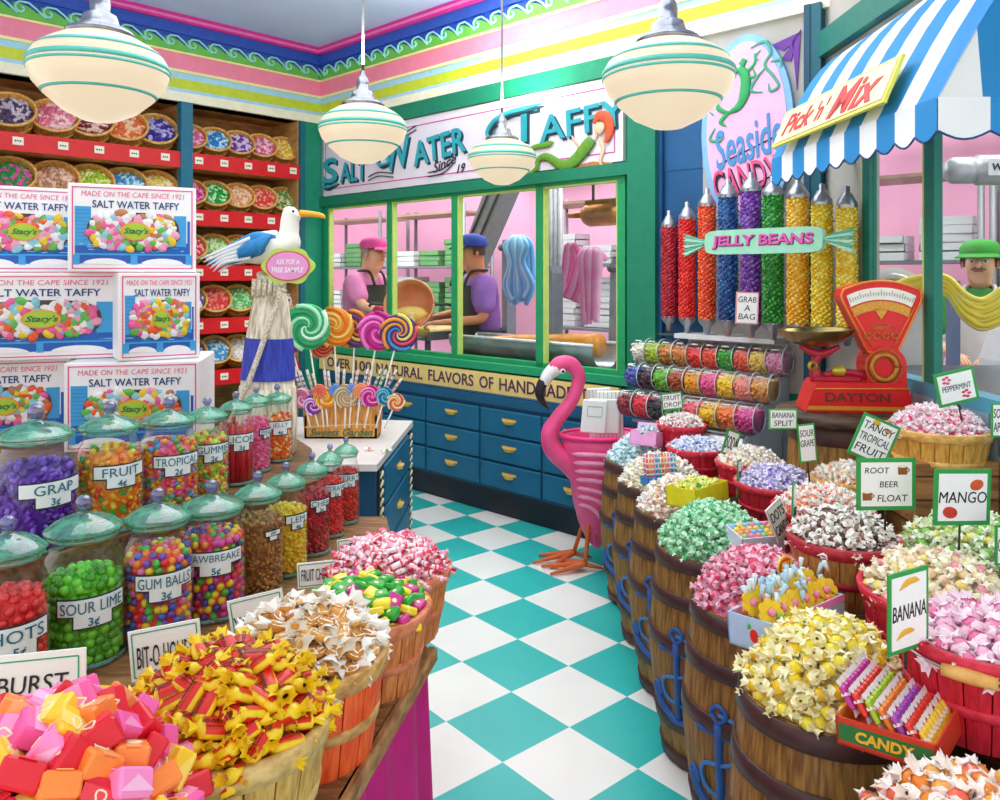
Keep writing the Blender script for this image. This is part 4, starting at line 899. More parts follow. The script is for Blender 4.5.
def lolly():
    Y=4.30; zt=.722
    cx=(343-500)/F*Y; o=thing('lollipop_stand','printed basket-shaped lollipop stand lettered Sweets Garden on the marble counter','display stand',T(cx,Y,zt))
    mb=MB(); w0,w1,hh=.195,.205,.155
    out=[(-w0,0),(w0,0),(w1,hh*.4),(w1*.98,hh*.95),(w1*1.3,hh*1.25),(w1*1.22,hh*1.55),(w1*.9,hh*1.2)]+[(w1*.9-(w1*1.8)*k/10,hh*(1.1+.12*(k%2))) for k in range(1,10)]+[(-w1,hh*1.2),(-w1*.97,hh*.4)]
    mb.prism(out,.012,T(0,-.06,0),0,1); mb.prism([(-w0,0),(w0,0),(w1,hh*.8),(-w1,hh*.8)],.012,T(0,.06,0),0,1)
    mb.bx(-w0,-w0+.012,-.06,.07,0,hh*.8,I4,1); mb.bx(w0-.012,w0,-.06,.07,0,hh*.8,I4,1); mb.bx(-w0,w0,-.06,.07,0,.01,I4,1)
    mb.build('printed_box',[wood('#c88438','#f0b058',30,30,6),M('#b9813c',.6)],o)
    mb=MB(); mb.tube([(-w0,-.062,.06),(-w0*.5,-.064,.068),(0,-.064,.072),(w0*.5,-.064,.078),(w1,-.062,.07)],.004,6,smooth=4,mi=0); mb.text('Sweets Garden',.052,T(0,-.063,.032),1,.35,.01,.02,None,1.05)
    mb.build('lettering',[M('#e8c888',.6),M('#1f7a54',.6)],o)
    big=[('large purple swirl lollipop behind the green one',288,333,21,['#b030a8','#d860c8','#8a2090'],4.34),
     ('large mint green swirl lollipop, biggest of the display',307,327,23.5,['#30b070','#a8f0c0','#1c9a58','#d8ffe4'],4.26),
     ('large orange swirl lollipop beside the green one',334,327,20,['#f89a20','#ffc860','#f07c10'],4.32),
     ('large dark rainbow swirl lollipop beside the orange one',355,329,19.5,['#8a3a30','#f09030','#5a3a8c','#e8d860'],4.35),
     ('large magenta swirl lollipop beside the rainbow one',378,331,20,['#d82a98','#f880cc','#b81880'],4.30),
     ('large rainbow swirl lollipop at the window side of the display',399,333,19,['#48307c','#f0a030','#3a8cc0','#e84050','#f0e060'],4.27),
     ('large red swirl lollipop hidden low behind the orange one',321,345,13,['#d83020','#f08060'],4.37)]
    for lab,px,py,rp,c,Y2 in big:
        p=at(px,py,Y2); bx_=cx+(p.x-cx)*.62; bz=zt+.12; L=math.hypot(p.z-bz,p.x-bx_); swirl(lab,p.x,p.y,p.z,rp/F*Y2,c,L-rp/F*Y2,0,yaw=0,ry=math.degrees(math.atan2(p.x-bx_,p.z-bz)))
    small=[('pink',303,398,10,['#e890b0','#c86090','#f8c0d0']),('violet speckled',313,405,10,['#b040b0','#f0d0f0','#8040a0']),('yellow',325,398,11,['#f0a838','#f8d860','#e88020']),('red',320,391,7,['#e84038','#f89070']),('blue',335,390,6,['#3070d0','#80b0f0']),('grey and peach',346,396,12,['#a8a080','#d8c8a0','#e0a080']),('blue back',352,388,5,['#3068c8','#88b8f0']),('orange',361,391,8,['#f07838','#ffb080']),('magenta swirl',371,396,11,['#d8309c','#f890cc','#b01878']),('teal blue',385,396,9,['#2890b0','#70c8d8','#1860a0']),('striped peach',396,402,9,['#f0a060','#f8e0b0','#d05a50'])]
    for i,(nm,px,py,rp,c) in enumerate(small):
        Y2=4.205-.004*i; p=at(px,py,Y2); bx_=cx+(p.x-cx)*.8; bz=zt+.07; L=math.hypot(p.z-bz,p.x-bx_)
        swirl(f'small {nm} lollipop in the front slots of the stand',p.x,p.y,p.z,rp/F*Y2,c,max(.01,L-rp/F*Y2),0,'small lollipops in the front slots',0,'small_lollipop',math.degrees(math.atan2(p.x-bx_,p.z-bz)))
    for i in range(16):
        px=298+i*6.6; c=random.choice(['#e84060','#f0a040','#60b060','#8080c0','#d8d0c0']); top=at(px+random.uniform(-3,3)+(i-7)*.8,372+random.uniform(-6,8),4.32); b=Vector((cx+(-.17+.34*i/15),4.31,zt+.1))
        d=top-b; mb=MB(); mb.tube([(0,0,0),tuple(d*.55)],.004,6,mi=0); mb.tube([tuple(d*.5),tuple(d*.98),tuple(d*1.0)],[.008,.008,.004],8,mi=1)
        for k in range(4): q=d*(.56+.1*k); q2=d*(.6+.1*k); mb.tube([tuple(q),tuple(q2)],.0086,8,mi=2)
        t=mb.build('candy_stick',[M('#f2efe6',.6),M('#efe9dc',.4),M(c,.4)],None,T(b.x,b.y,b.z)); setp(t,'thin wrapped candy stick standing among the lollipops in the stand','candy stick','wrapped candy sticks in the lollipop stand')
lolly()
# ---------------------------------------------------------------- barrels along the aisle
BX=.72
def rightbarrels():
    sp=[(1.23,.75,'with orange and white taffy at the picture corner',False),(1.73,.72,'heaped with yellow and white taffy',True),(2.21,.73,'heaped with pink taffy',True),(2.66,.72,'heaped with mint green taffy',True),(3.09,.72,'heaped with peach and white taffy',True),(3.49,.715,'heaped with yellow and cream taffy, second from the flamingo',True),(3.90,.71,'heaped with pale blue taffy, next to the flamingo',True)]
    for Y,x,l,e in sp: barrel('dark hooped wooden barrel '+l,x,Y,.69,1.0,e,'hooped barrels along the aisle',222)
    z=.69
    def H(nm,cols,x,Y,r,h,n,label,grp,under,L=.03,Rd=.0125,stuff=False,wrap='#fffaf2',sc=1,tilt=40,z0=z,fan=.017):
        heap(nm,[taffy(c,L,Rd,wrap,fan) for c in cols],None,x,Y,z0,r,h,n,label,'candy',grp,under,tilt,stuff,sc)
    H('orange_taffy',['#f8902c','#f06a4a','#f8a83c'],.75,1.23,.170,.10,95,'orange or coral centred white taffy piece in the corner barrel','orange and white taffy in the corner barrel','#f8d0b8',wrap='#fff0e6')
    H('banana_taffy',['#ffd814','#ffe23a','#fcc810'],.72,1.73,.176,.14,135,'yellow centred white taffy piece in the barrel before the flower box','yellow and white taffy in the barrel','#f8e070',wrap='#fff6c4')
    H('strawberry_taffy',['#e8406c','#f06a90','#d82c58'],.73,2.21,.176,.13,170,'pink and white taffy piece in the barrel behind the flower box','pink taffy in the barrel','#e8708c',.026,.0095,wrap='#fac4d6',fan=.013)
    H('mint_taffy',['#58c078','#8ad8a0','#40a860'],.72,2.66,.176,.13,200,'mint green taffy piece in the barrel by the egg candy box','mint green taffy in the barrel','#78c890',.025,.0095,wrap='#c8f2d0',fan=.013)
    H('peach_taffy',['#f09070','#f8c0a0','#f0c888'],.72,3.09,.176,.12,240,'peach and white taffy heaped in the barrel beneath the yellow box','', '#f0d0b8',.022,.008,True)
    H('lemon_cream_taffy',['#f8e070','#f8eca8'],.715,3.49,.176,.12,220,'yellow and cream taffy heaped in the barrel beside the candy stick box','', '#f0e4b8',.022,.008,True)
    H('ice_blue_taffy',['#58b8c8','#a0d8e0'],.71,3.90,.176,.12,200,'pale blue and white taffy heaped in the barrel next to the flamingo','', '#a8d8e0',.022,.008,True,wrap='#e8f8fa')
rightbarrels()
def stand():
    o=thing('stepped_stand','low brown display platform behind the barrels, carrying the candy baskets','stand',T(1.25,2.6,0))
    mb=MB(); mb.bx(.945,1.09,1.35,3.78,.66,.70,T(-1.25,-2.6,0),0); mb.build('platform_top',wood('#4a3220','#7a5636',4,30,30),o)
    mb=MB(); mb.bx(.96,1.075,1.38,3.75,0,.66,T(-1.25,-2.6,0),0); mb.build('body',wood('#3a2818','#5a4028',30,30,4),o)
    o=thing('wooden_crate','tall plain crate standing on the floor under the smaller crate','crate',T(1.44,2.62,0)); mb=MB(); mb.box(.27,.28,.698,T(0,0,.349),0,.004)
    for k in range(7): mb.box(.276,.286,.006,T(0,0,.06+k*.09),1)
    mb.build('crate_body',[wood('#8a5a30','#b8834c',4,30,30),M('#5a3a20')],o)
    o=thing('wooden_crate','plain crate under the peppermint basket','crate',T(1.44,2.62,.70)); mb=MB(); 
    mb.box(.27,.26,.31,T(0,0,.155),0,.004); 
    for k in range(4): mb.box(.276,.266,.006,T(0,0,.04+k*.075),1)
    mb.build('crate_body',[wood('#8a5a30','#b8834c',4,30,30),M('#5a3a20')],o)
stand()
def bail(o,rt,zt,a0,grip='#d8a050'):
    mb=MB(); pts=[]
    for k in range(13):
        a=R(a0+180*k/12); pts.append((rt*1.04*math.cos(a),rt*1.04*math.sin(a),zt-.01-.012*math.sin(PI*k/12)))
    mb.tube(pts,.0028,6,smooth=2); h=mb.build('wire_handle',M('#b8b4b0',.3,.7),o)
    mb=MB(); c=pts[6]; t=Vector((-math.sin(R(a0+90)),math.cos(R(a0+90)),0))*.045; mb.tube([Vector(c)-t,Vector(c),Vector(c)+t],[.011,.014,.011],12,smooth=3); mb.build('wooden_grip',wood(grip,'#e8b868',20,20,20),h)
def rightbaskets():
    def B(label,px,py,Y,r,h,mats,nm,cols,n,H,clabel,grp=None,L=.022,Rd=.008,stuff=True,wrap='#fffaf2',fan=.013,sc=1,under='#e0c8b8',tilt=45,nst=20):
        c=at(px,py,Y); o=basket(label,c.x,Y,c.z-h,r,h,mats,r*.8,nst)
        heap(nm,[taffy(q,L,Rd,wrap,fan) for q in cols],None,c.x,Y,c.z-.012,r*.95,H,n,clabel,'candy',grp,under,tilt,stuff,sc)
        return o,c
    o,c=B('big red slatted bucket of pink taffy with a wire handle',985,633,1.56,.158,.175,redw,'pink_taffy',['#f08ab4','#f8b0cc','#ec70a0'],62,.03,'pink and white taffy piece in the red wire-handled bucket','pink taffy in the red bucket',.03,.013,False,fan=.018,under='#a83a5c',sc=1.08,wrap='#ffe6f0')
    bail(o,.158,.175,140)
    B('red basket of cream and pink taffy beneath the mango sign',937,590,1.90,.17,.16,redw,'cream_taffy',['#f8d0a0','#f898a8','#f8dc78','#f8e8b8'],95,.085,'cream, pink or yellow taffy piece in the basket beneath the mango sign','cream and pink taffy',.027,.011,False,wrap='#fff4dc')
    B('wooden basket with a red rim holding brown and white root beer taffy',843,536,2.22,.145,.17,redrim,'root_beer_taffy',['#7a4a44','#9a6a60','#5c3430'],110,.075,'brown and white taffy piece in the red rimmed basket','brown and white taffy',.024,.009,False,fan=.014,under='#6a4a48')
    B('red basket of orange and red taffy before the tangy tropical sign',823,508,2.50,.15,.13,redw,'tropical_taffy',['#f05030','#f87848','#f8a070'],230,.08,'orange red and white taffy heaped before the tangy tropical sign')
    B('red basket of lavender taffy by the sour grape sign',777,482,2.93,.15,.14,redw,'lavender_taffy',['#8a78c8','#b0a0e0','#7060b0'],220,.07,'lavender and white taffy heaped by the sour grape sign',wrap='#ece8f8')
    B('red basket of cream banana split taffy under the banana split sign',750,462,3.27,.135,.12,redw,'split_taffy',['#f8d8a0','#f8e8c0','#f0a890'],200,.07,'cream and peach taffy heaped under the banana split sign')
    B('round red basket of blue and white taffy by the yellow candy box',697,447,3.56,.128,.13,redw,'blue_taffy',['#88a0e0','#b8c8f0','#7088d0'],200,.05,'blue and white taffy heaped in the round red basket',wrap='#eef2fc')
    B('small red basket of plum and pink candy in front of the bins',681,424,3.78,.115,.13,redw,'plum_taffy',['#c05088','#e088b0','#a03868'],170,.055,'plum and pink candy heaped in the small red basket')
    B('natural wood basket of peppermint taffy below the peppermint sign',938,428,2.60,.152,.165,natural,'peppermint_taffy',['#e84878','#f07898','#f8a0b8'],260,.085,'pink and white peppermint taffy heaped in the wood basket',wrap='#fff0f4',nst=22)
    # mango barrel
    barrel('dark rimmed barrel of green and yellow mango taffy, behind the mango sign',1.31,2.19,.84,1.05,False)
    heap('mango_taffy',[taffy(q,.026,.010,'#f4fce0',.015) for q in ('#88c850','#c8e070','#f0e070','#a8d860')],None,1.31,2.19,.80,.20,.12,170,'green and yellow taffy piece in the dark rimmed barrel','candy','green and yellow mango taffy','#a8d080',45)
    # peach mound behind tangy sign
    B('small wooden basket of orange cream taffy behind the tangy tropical sign',846,478,2.72,.110,.12,natural,'orange_cream_taffy',['#f8b080','#f8d8b0','#f09060'],150,.06,'orange cream taffy heaped behind the tangy tropical sign')
rightbaskets()
# ---------------------------------------------------------------- boxes of candy on the barrels
def tray(label,px,py,Y,w,d,h,yaw,outer,inner,name='candy_box',roll=0,tilt=0,back=0):
    c=at(px,py,Y); o=thing(name,label,'box',T(c.x,c.y,c.z)@RZ(yaw)@RY(roll)@RX(tilt)); t=.004; mb=MB()
    for mi,(a,b,e,f,z) in enumerate(((-w/2,w/2,-d/2,-d/2+t,h),(-w/2,w/2,d/2-t,d/2,h+back),(-w/2,-w/2+t,-d/2,d/2,h),(w/2-t,w/2,-d/2,d/2,h))): mb.bx(a,b,e,f,0,z,I4,0)
    mb.bx(-w/2,w/2,-d/2,d/2,0,t,I4,0); mb.bx(-w/2+t,w/2-t,-d/2+t,-d/2+t+.001,t,h-.001,I4,1); mb.bx(-w/2+t,w/2-t,d/2-t-.001,d/2-t,t,h+back-.002,I4,1)
    mb.build('carton',[M(outer,.5,var=.12,scale=30),M(inner,.5)],o); return o
def candyboxes():
    # flower lollipop box
    o=tray('blue and pink box of yellow flower lollipops between the pink and yellow taffy',789,634,1.93,.29,.13,.075,36,'#b8d4f0','#f4a8d0',roll=0,tilt=-6)
    Mb=o.matrix_world
    mb=MB(); mb.bx(-.145,.145,-.0675,-.0655,0,.012); mb.bx(-.145,.145,-.067,-.0655,.06,.076); mb.build('pink_edging',M('#f48cc8',.5),o)
    mb=MB(); mb.prism(ell(0,0,.011,.015,18),.003,T(-.147,-.01,.035)@RZ(-90),0); mb.build('red_badge',[M('#e03020',.4)],o)
    mb=MB(); mb.prism(ell(0,0,.034,.03,24),.004,T(.10,.063,.125),1); mb.prism(ell(0,0,.029,.025,24),.003,T(.10,.061,.125),0); mb.text('JELLY',.02,T(.10,.0595,.133),1,.2,.04); mb.text('BELLY',.02,T(.10,.0595,.115),1,.2,.04)
    mb.bx(.02,.145,.062,.065,.06,.115,I4,2); mb.build('red_oval_badge',[M('#e0401c',.4),M('#f8d040',.5),M('#88c0e8',.5)],o)
    fb=MB(); 
    for k in range(7): fb.prism(ell(.020*math.cos(k*.898),.020*math.sin(k*.898),.0115,.0115,10),.006,T(0,-.001*(k%2),0),0)
    fb.sph(.0095,10,6,T(0,-.003,0),1); fb.tube([(0,.003,-.02),(0,.003,-.085)],.002,6,mi=2); fb.sph(.01,6,4,T(.012,.003,-.04)@RY(40)@S(1.5,.3,.6),3); fb.sph(.01,6,4,T(-.012,.003,-.05)@RY(-40)@S(1.5,.3,.6),3)
    me=fb.mesh('flower_lollipop',[M('#f8d028',.35),M('#f08aa8',.35),M('#f0f0e8',.5),M('#48a848',.5)])
    for r in range(2):
        for i in range(6):
            c=bpy.data.objects.new('flower_lollipop',me); COL.objects.link(c); c.matrix_world=Mb@T(-.115+i*.045,-.04+r*.05,.088+r*.012)@RX(-18)@RZ(random.uniform(-15,15)-18)@RY(random.uniform(-20,20)); setp(c,'yellow flower lollipop in a clear bag, standing in the blue and pink box','lollipop','yellow flower lollipops in the box')
    st=MB()
    for i in range(50): st.tube([(0,0,0),(random.uniform(-.006,.006),0,.03)],[.003,.007],5,T(random.uniform(-.135,.135),random.uniform(-.05,.055),.085+random.uniform(0,.045))@rndrot(25),random.randrange(2))
    q=st.build('wrapper_tufts',[M('#b8dcf0',.2),M('#e4f2fa',.2)],None,Mb); setp(q,'pale blue gathered wrapper tops among the flower lollipops','wrappers',kind='stuff')
    st=MB()
    for i in range(60): st.sph(.008,6,4,T(random.uniform(-.135,.135),random.uniform(-.058,.05),.03+random.uniform(0,.05)),random.randrange(3),False)
    q=st.build('jelly_bean_filling',[M('#f08060'),M('#f8b0a0'),M('#78c060')],None,Mb); setp(q,'small coral and green jelly beans filling the flower lollipop box','candy',kind='stuff')
    # bright wrapped candy box
    o=tray('red and orange display box of striped wrapped candies before the yellow taffy',900,738,1.47,.17,.17,.05,48,'#d83c20','#f8c030',tilt=-4)
    mb=MB(); mb.bx(-.08,.08,-.0865,-.0855,.01,.04,RZ(-90),1); mb.fit('CANDY',.1,.02,T(-.088,0,.025)@RZ(-90),0,.15,.04,.02); mb.build('printed_band',[M('#f8c030',.5),M('#2c7a38',.5)],o)
    bar=MB(); bar.box(.016,.010,.044,I4,0,.004); 
    for s in (-1,1): bar.raw([(-.005,0,s*.021),(.005,0,s*.021),(.011,0,s*.033),(-.011,0,s*.033)],[(0,1,2,3)],I4,1); 
    bar.box(.0165,.0105,.005,T(0,0,.005)@RY(20),1)
    rows=[('magenta','#c8309c'),('red','#e83828'),('lime','#a8cc30'),('yellow','#f8c838'),('purple','#a848b8'),('orange','#f08428')]
    order=[0,1,2,5,4,1,3]
    for r in range(7):
        w,cc=rows[order[r]]; me=bar.mesh('striped_candy',[M(cc,.35),M('#fbeff4',.3)])
        for i in range(9):
            c=bpy.data.objects.new('striped_candy',me); COL.objects.link(c); c.matrix_world=o.matrix_world@T(-.068+i*.017,.066-r*.022,.052+r*-.002+.03*(1-r/6))@RX(-28)@RY(random.uniform(-8,8)); setp(c,w+' wrapped candy standing in the red and orange box','candy','candies in the red and orange box')
    # egg candy box
    o=tray('white box with a window of pastel candy eggs on the mint taffy',754,546,2.52,.155,.105,.055,14,'#dfe8f8','#f8e8f8',tilt=8)
    mb=MB(); mb.bx(-.074,.074,-.05,.05,.04,.05,I4,0); mb.build('window_tray',M('#f4f8fc',.3),o)
    eg=MB(); eg.sph(.0105,10,7,S(1,1,.7))
    cs=[('yellow','#f8d860'),('blue','#88c0e8'),('pink','#f090a8'),('orange','#f8a850'),('green','#98d080')]; ms=[eg.mesh('candy_egg',[M(c,.3)]) for _,c in cs]
    for r in range(4):
        for i in range(6):
            k=random.randrange(5); c=bpy.data.objects.new('candy_egg',ms[k]); COL.objects.link(c); c.matrix_world=o.matrix_world@T(-.058+i*.023,-.036+r*.024,.055); setp(c,cs[k][0]+' candy egg in the white window box','candy','pastel candy eggs in the window box')
    # yellow box
    o=tray('bright yellow box of green and yellow wrapped candy on the peach taffy',698,502,2.93,.21,.13,.07,42,'#f4e020','#e8d018',tilt=-4)
    heap('green_tab_candy',[taffy(q,.02,.008,'#f8f8a0',.012) for q in ('#48a830','#88c840','#f8e040')],None,0,0,0,.075,.02,70,'green and yellow wrapped candy in the bright yellow box','candy',None,'#d8d040',50,True,Mx=o.matrix_world@T(0,0,.06)@S(1.25,.75,1))
    # pink box
    o=tray('small pink box of green and violet sweets behind the pale blue taffy',646,446,3.72,.13,.10,.07,-30,'#f4a8dc','#f8c8e8',tilt=-12,back=.04)
    heap('mixed_sweets',[taffy(q,.018,.009,'#e8f0f8',.01) for q in ('#48b058','#9a70d0','#58b0b8')],None,0,0,0,.05,.03,50,'green and violet sweets in the small pink box','candy',None,'#b890c8',50,True,Mx=o.matrix_world@T(0,0,.06))
    # candy stick box
    o=tray('white and blue box of upright striped candy sticks on the yellow taffy',661,484,3.32,.15,.08,.035,14,'#3a8cd8','#f8f8f8',tilt=-6)
    sk=MB(); sk.tube([(0,0,0),(0,0,.115)],.005,8,mi=0)
    for k in range(5): sk.tube([(0,0,.01+k*.022),(0,0,.017+k*.022)],.0053,8,mi=1)
    cs=[('red','#e84038'),('pink','#f078a8'),('teal','#38b0a8'),('orange','#f89038'),('blue','#4888d0')]; ms=[sk.mesh('striped_stick',[M(c,.4),M('#f8f0e0',.4)]) for _,c in cs]
    for r in range(2):
        for i in range(10):
            k=(i*3+r)%5; c=bpy.data.objects.new('striped_stick',ms[k]); COL.objects.link(c); c.matrix_world=o.matrix_world@T(-.063+i*.014,-.015+r*.03,.008)@RX(-4); setp(c,cs[k][0]+' and cream candy stick standing in the white and blue box','candy stick','striped candy sticks in the box')
candyboxes()
# ---------------------------------------------------------------- signs on the right
def rcards():
    g='#32a04a'
    card('square green framed sign reading Root beer float with two mugs',886,484,2.10,60,52,[('ROOT',.62,-.16),('BEER',.62,.04),('FLOAT',.72,.1)],2,0,g,.08,20,bold=.01,art=[('mug',.27,.27,.075,'#9a5a2c',0),('mug',-.33,-.22,.075,'#9a5a2c',0)])
    card('square green framed sign reading Mango with two mangoes',962,497,1.98,62,56,['',('MANGO',1.1,0,.0),''],8,2,g,.08,40,bold=.01,art=[('mango',.24,.22,.12,'#e8602c',-15),('mango',-.22,-.27,.13,'#d8402c',10)])
    card('tilted green framed sign reading Tangy tropical fruit',874,440,2.48,40,44,['TANGY','TROPICAL','FRUIT'],0,24,g,.07,20,shear=.1,art=[('mango',-.12,.38,.1,'#f8b030',0),('mango',.22,.30,.08,'#f89030',0)])
    card('green framed sign reading Peppermint with red and white mints',956,387,2.50,43,34,['',('PEPPERMINT',.9,0,0),''],5,-12,g,.09,26,art=[('mint',-.22,.25,.12,'#e85a8c',0),('mint',.2,-.24,.12,'#e03a5c',0)])
    card('narrow green framed sign reading Banana with banana pictures',908,610,1.50,62,80,['',('BANANA',1.05,0,0),''],28,0,g,.07,20,bold=.01,art=[('banana',.0,.33,.25,'#f0b838',-10),('banana',-.1,-.28,.22,'#f0b838',10)])
    card('small sign reading Banana split in front of the scale barrel',783,419,2.84,28,20,['BANANA','SPLIT'],0,0,'#5cb85c',.07,30,bold=.02)
    card('narrow tilted sign reading Sour grape beside the banana split sign',807,443,2.72,18,38,['SOUR','GRAPE',''],6,-5,'#3aa84a',.08,20,bold=.01)
    card('small sign reading Fruit drop above the plum candy',672,401,3.80,21,17,['FRUIT','DROP'],0,-6,'#4aa860',.08,20,bold=.02)
    card('tiny diamond sign seen at an angle by the blue and white taffy',731,443,3.30,18,26,['SODA'],25,20,g,.12,24)
    card('thin green sign seen nearly edge on above the white taffy sign',739,478,2.95,15,36,['LIME'],60,4,g,.12,24)
    card('white scribbled sign seen at an angle behind the egg box',779,520,2.42,24,40,['DOTS','CANDY'],30,-28,'#b0b8b4',.05,20)
    card('green edged sign turned away beside the scribbled white sign',794,511,2.38,15,56,['SUGAR'],58,4,g,.12,30)
    card('green edged sign cut off at the right edge, above the mango barrel',1000,420,2.2,18,34,['SOUR','APPLE'],0,0,g,.1,20)
    card('green edged sign cut off at the right edge beside the pink taffy bucket',1006,545,1.9,22,40,['GUAVA'],0,0,g,.1,20)
rcards()
# ---------------------------------------------------------------- acrylic bins
def bins():
    ac=glass('#fdffff',.45,'acrylic',low=.02)
    rows=[(.11,1.175,['#f4ecd8','#b8d038','#d08838','#d88838','#e83c34','#f05038','#38a838','#f06048','#f0d060','#e89abc'],637,848,['cream','lime','brown','caramel','red','coral','green','watermelon','yellow','pale pink']),
          (.265,1.055,['#3050a8','#3a2c38','#68b830','#b04a28','#f0a020','#f05090','#f8c828','#f89080','#e0a050'],630,822,['blue','black','lime green','rust','orange','hot pink','bright yellow','coral','amber']),
          (.42,.93,['#8a1420','#d81828','#30242c','#4aa848','#f06070','#f8c020','#f07830','#e04898'],623,806,['dark red','scarlet','black','leaf green','rose','golden','orange','magenta'])]
    rn=['top','middle','lowest']
    st=MB(); prof=[(0,0),(-.49,0),(-.49,.845),(-.345,.845),(-.345,.97),(-.19,.97),(-.19,1.09),(-.03,1.09),(-.03,1.26),(-.18,1.26),(-.18,1.285),(0,1.285)]
    x0,x1=bwx(642,.49),4.16
    o=thing('bin_stand','stepped white stand carrying the candy bins and the jelly bean tubes','stand',BW)
    st.raw([(x0,y,z) for y,z in prof]+[(x1,y,z) for y,z in prof],[tuple(range(12))[::-1],tuple(range(12,24))]+[(i,(i+1)%12,12+(i+1)%12,12+i) for i in range(12)]); st.build('stand_body',M('#d8dcdc',.5),o)
    mb=MB(); n=60
    for i in range(n): x=x0+.01+(x1-x0-.02)*i/(n-1); mb.tube([(x,-.50,.62),(x,-.51,.72),(x,-.50,.84)],.006,6)
    mb.build('white_grille',M('#f2f4f2',.4),o)
    for k,(off,z) in enumerate(((.03,1.262),(.18,1.10),(.34,.98),(.495,.853))):
        mb=MB(); mb.tube([(x0-.05-(.5-off)*.55,-off,z),(x1,-off,z)],.008,8); mb.build('metal_rail',M('#8a9296',.3,.6),o)
    for ri,(off,z,cols,pa,pb,nm) in enumerate(rows):
        xa=bwx(pa,off); xb=min(bwx(pb,off),4.2); n=len(cols); w=(xb-xa)/n; r=.069
        for i,c in enumerate(cols):
            Mx=BW@T(xa+w*(i+.5),-off,z)
            b=thing('candy_bin',f'clear rounded bin of {nm[i]} candy in the {rn[ri]} bin row','candy bin',Mx,'clear candy bins')
            mb=MB(); mb.lathe([(.001,-w*.49),(r*.7,-w*.49),(r*.97,-w*.44),(r,-w*.36),(r,w*.36),(r*.97,w*.44),(r*.7,w*.49),(.001,w*.49)],28,RY(90)); mb.build('clear_drum',ac,b)
            mb=MB(); mb.tube([(w*.47,r*math.cos(a)*1.0,r*math.sin(a)) for a in [2*PI*k/24 for k in range(25)]],.003,5); mb.build('rim',M('#c8d4d8',.3),b)
            mb=MB(); mb.tube([(-.02,-r*.75,.055),(0,-r*.8-.012,.058),(.02,-r*.75,.055)],.004,6,smooth=3); mb.build('lid_handle',M('#e8ecec',.3),b)
            q=MB(); rr=r*.93; q.lathe([(.001,-w*.46),(rr*.97,-w*.45),(rr*.97,w*.45),(.001,w*.46)],16,RY(90)); 
            for v in range(len(q.v)):
                X_,Y_,Z_=q.v[v]; q.v[v]=(X_,Y_,min(Z_,.03))
            for k in range(90):
                a=R(random.uniform(150,400)); 
                if k<25: q.sph(.009,6,4,T(random.uniform(-w*.42,w*.42),random.uniform(-rr*.85,rr*.85),.033)@rndrot(60)@S(1.3,.8,.8),1+k%2)
                else:
                    a=R(random.uniform(165,300)); q.sph(.009,6,4,T(random.uniform(-w*.42,w*.42),rr*math.cos(a),min(.03,rr*math.sin(a)))@rndrot(60)@S(1.3,.8,.8),1+k%2)
            h=hexc(c); l='#%02x%02x%02x'%tuple(min(255,int(int(c[1+2*j:3+2*j],16)*.8+40)) for j in range(3))
            s=q.build('bin_candy',[M(c,.4,var=.15)]+[M(c,.3),M(l,.3)],None,Mx); setp(s,f'{nm[i]} candy inside the {rn[ri]} bin row','candy',kind='stuff')
bins()
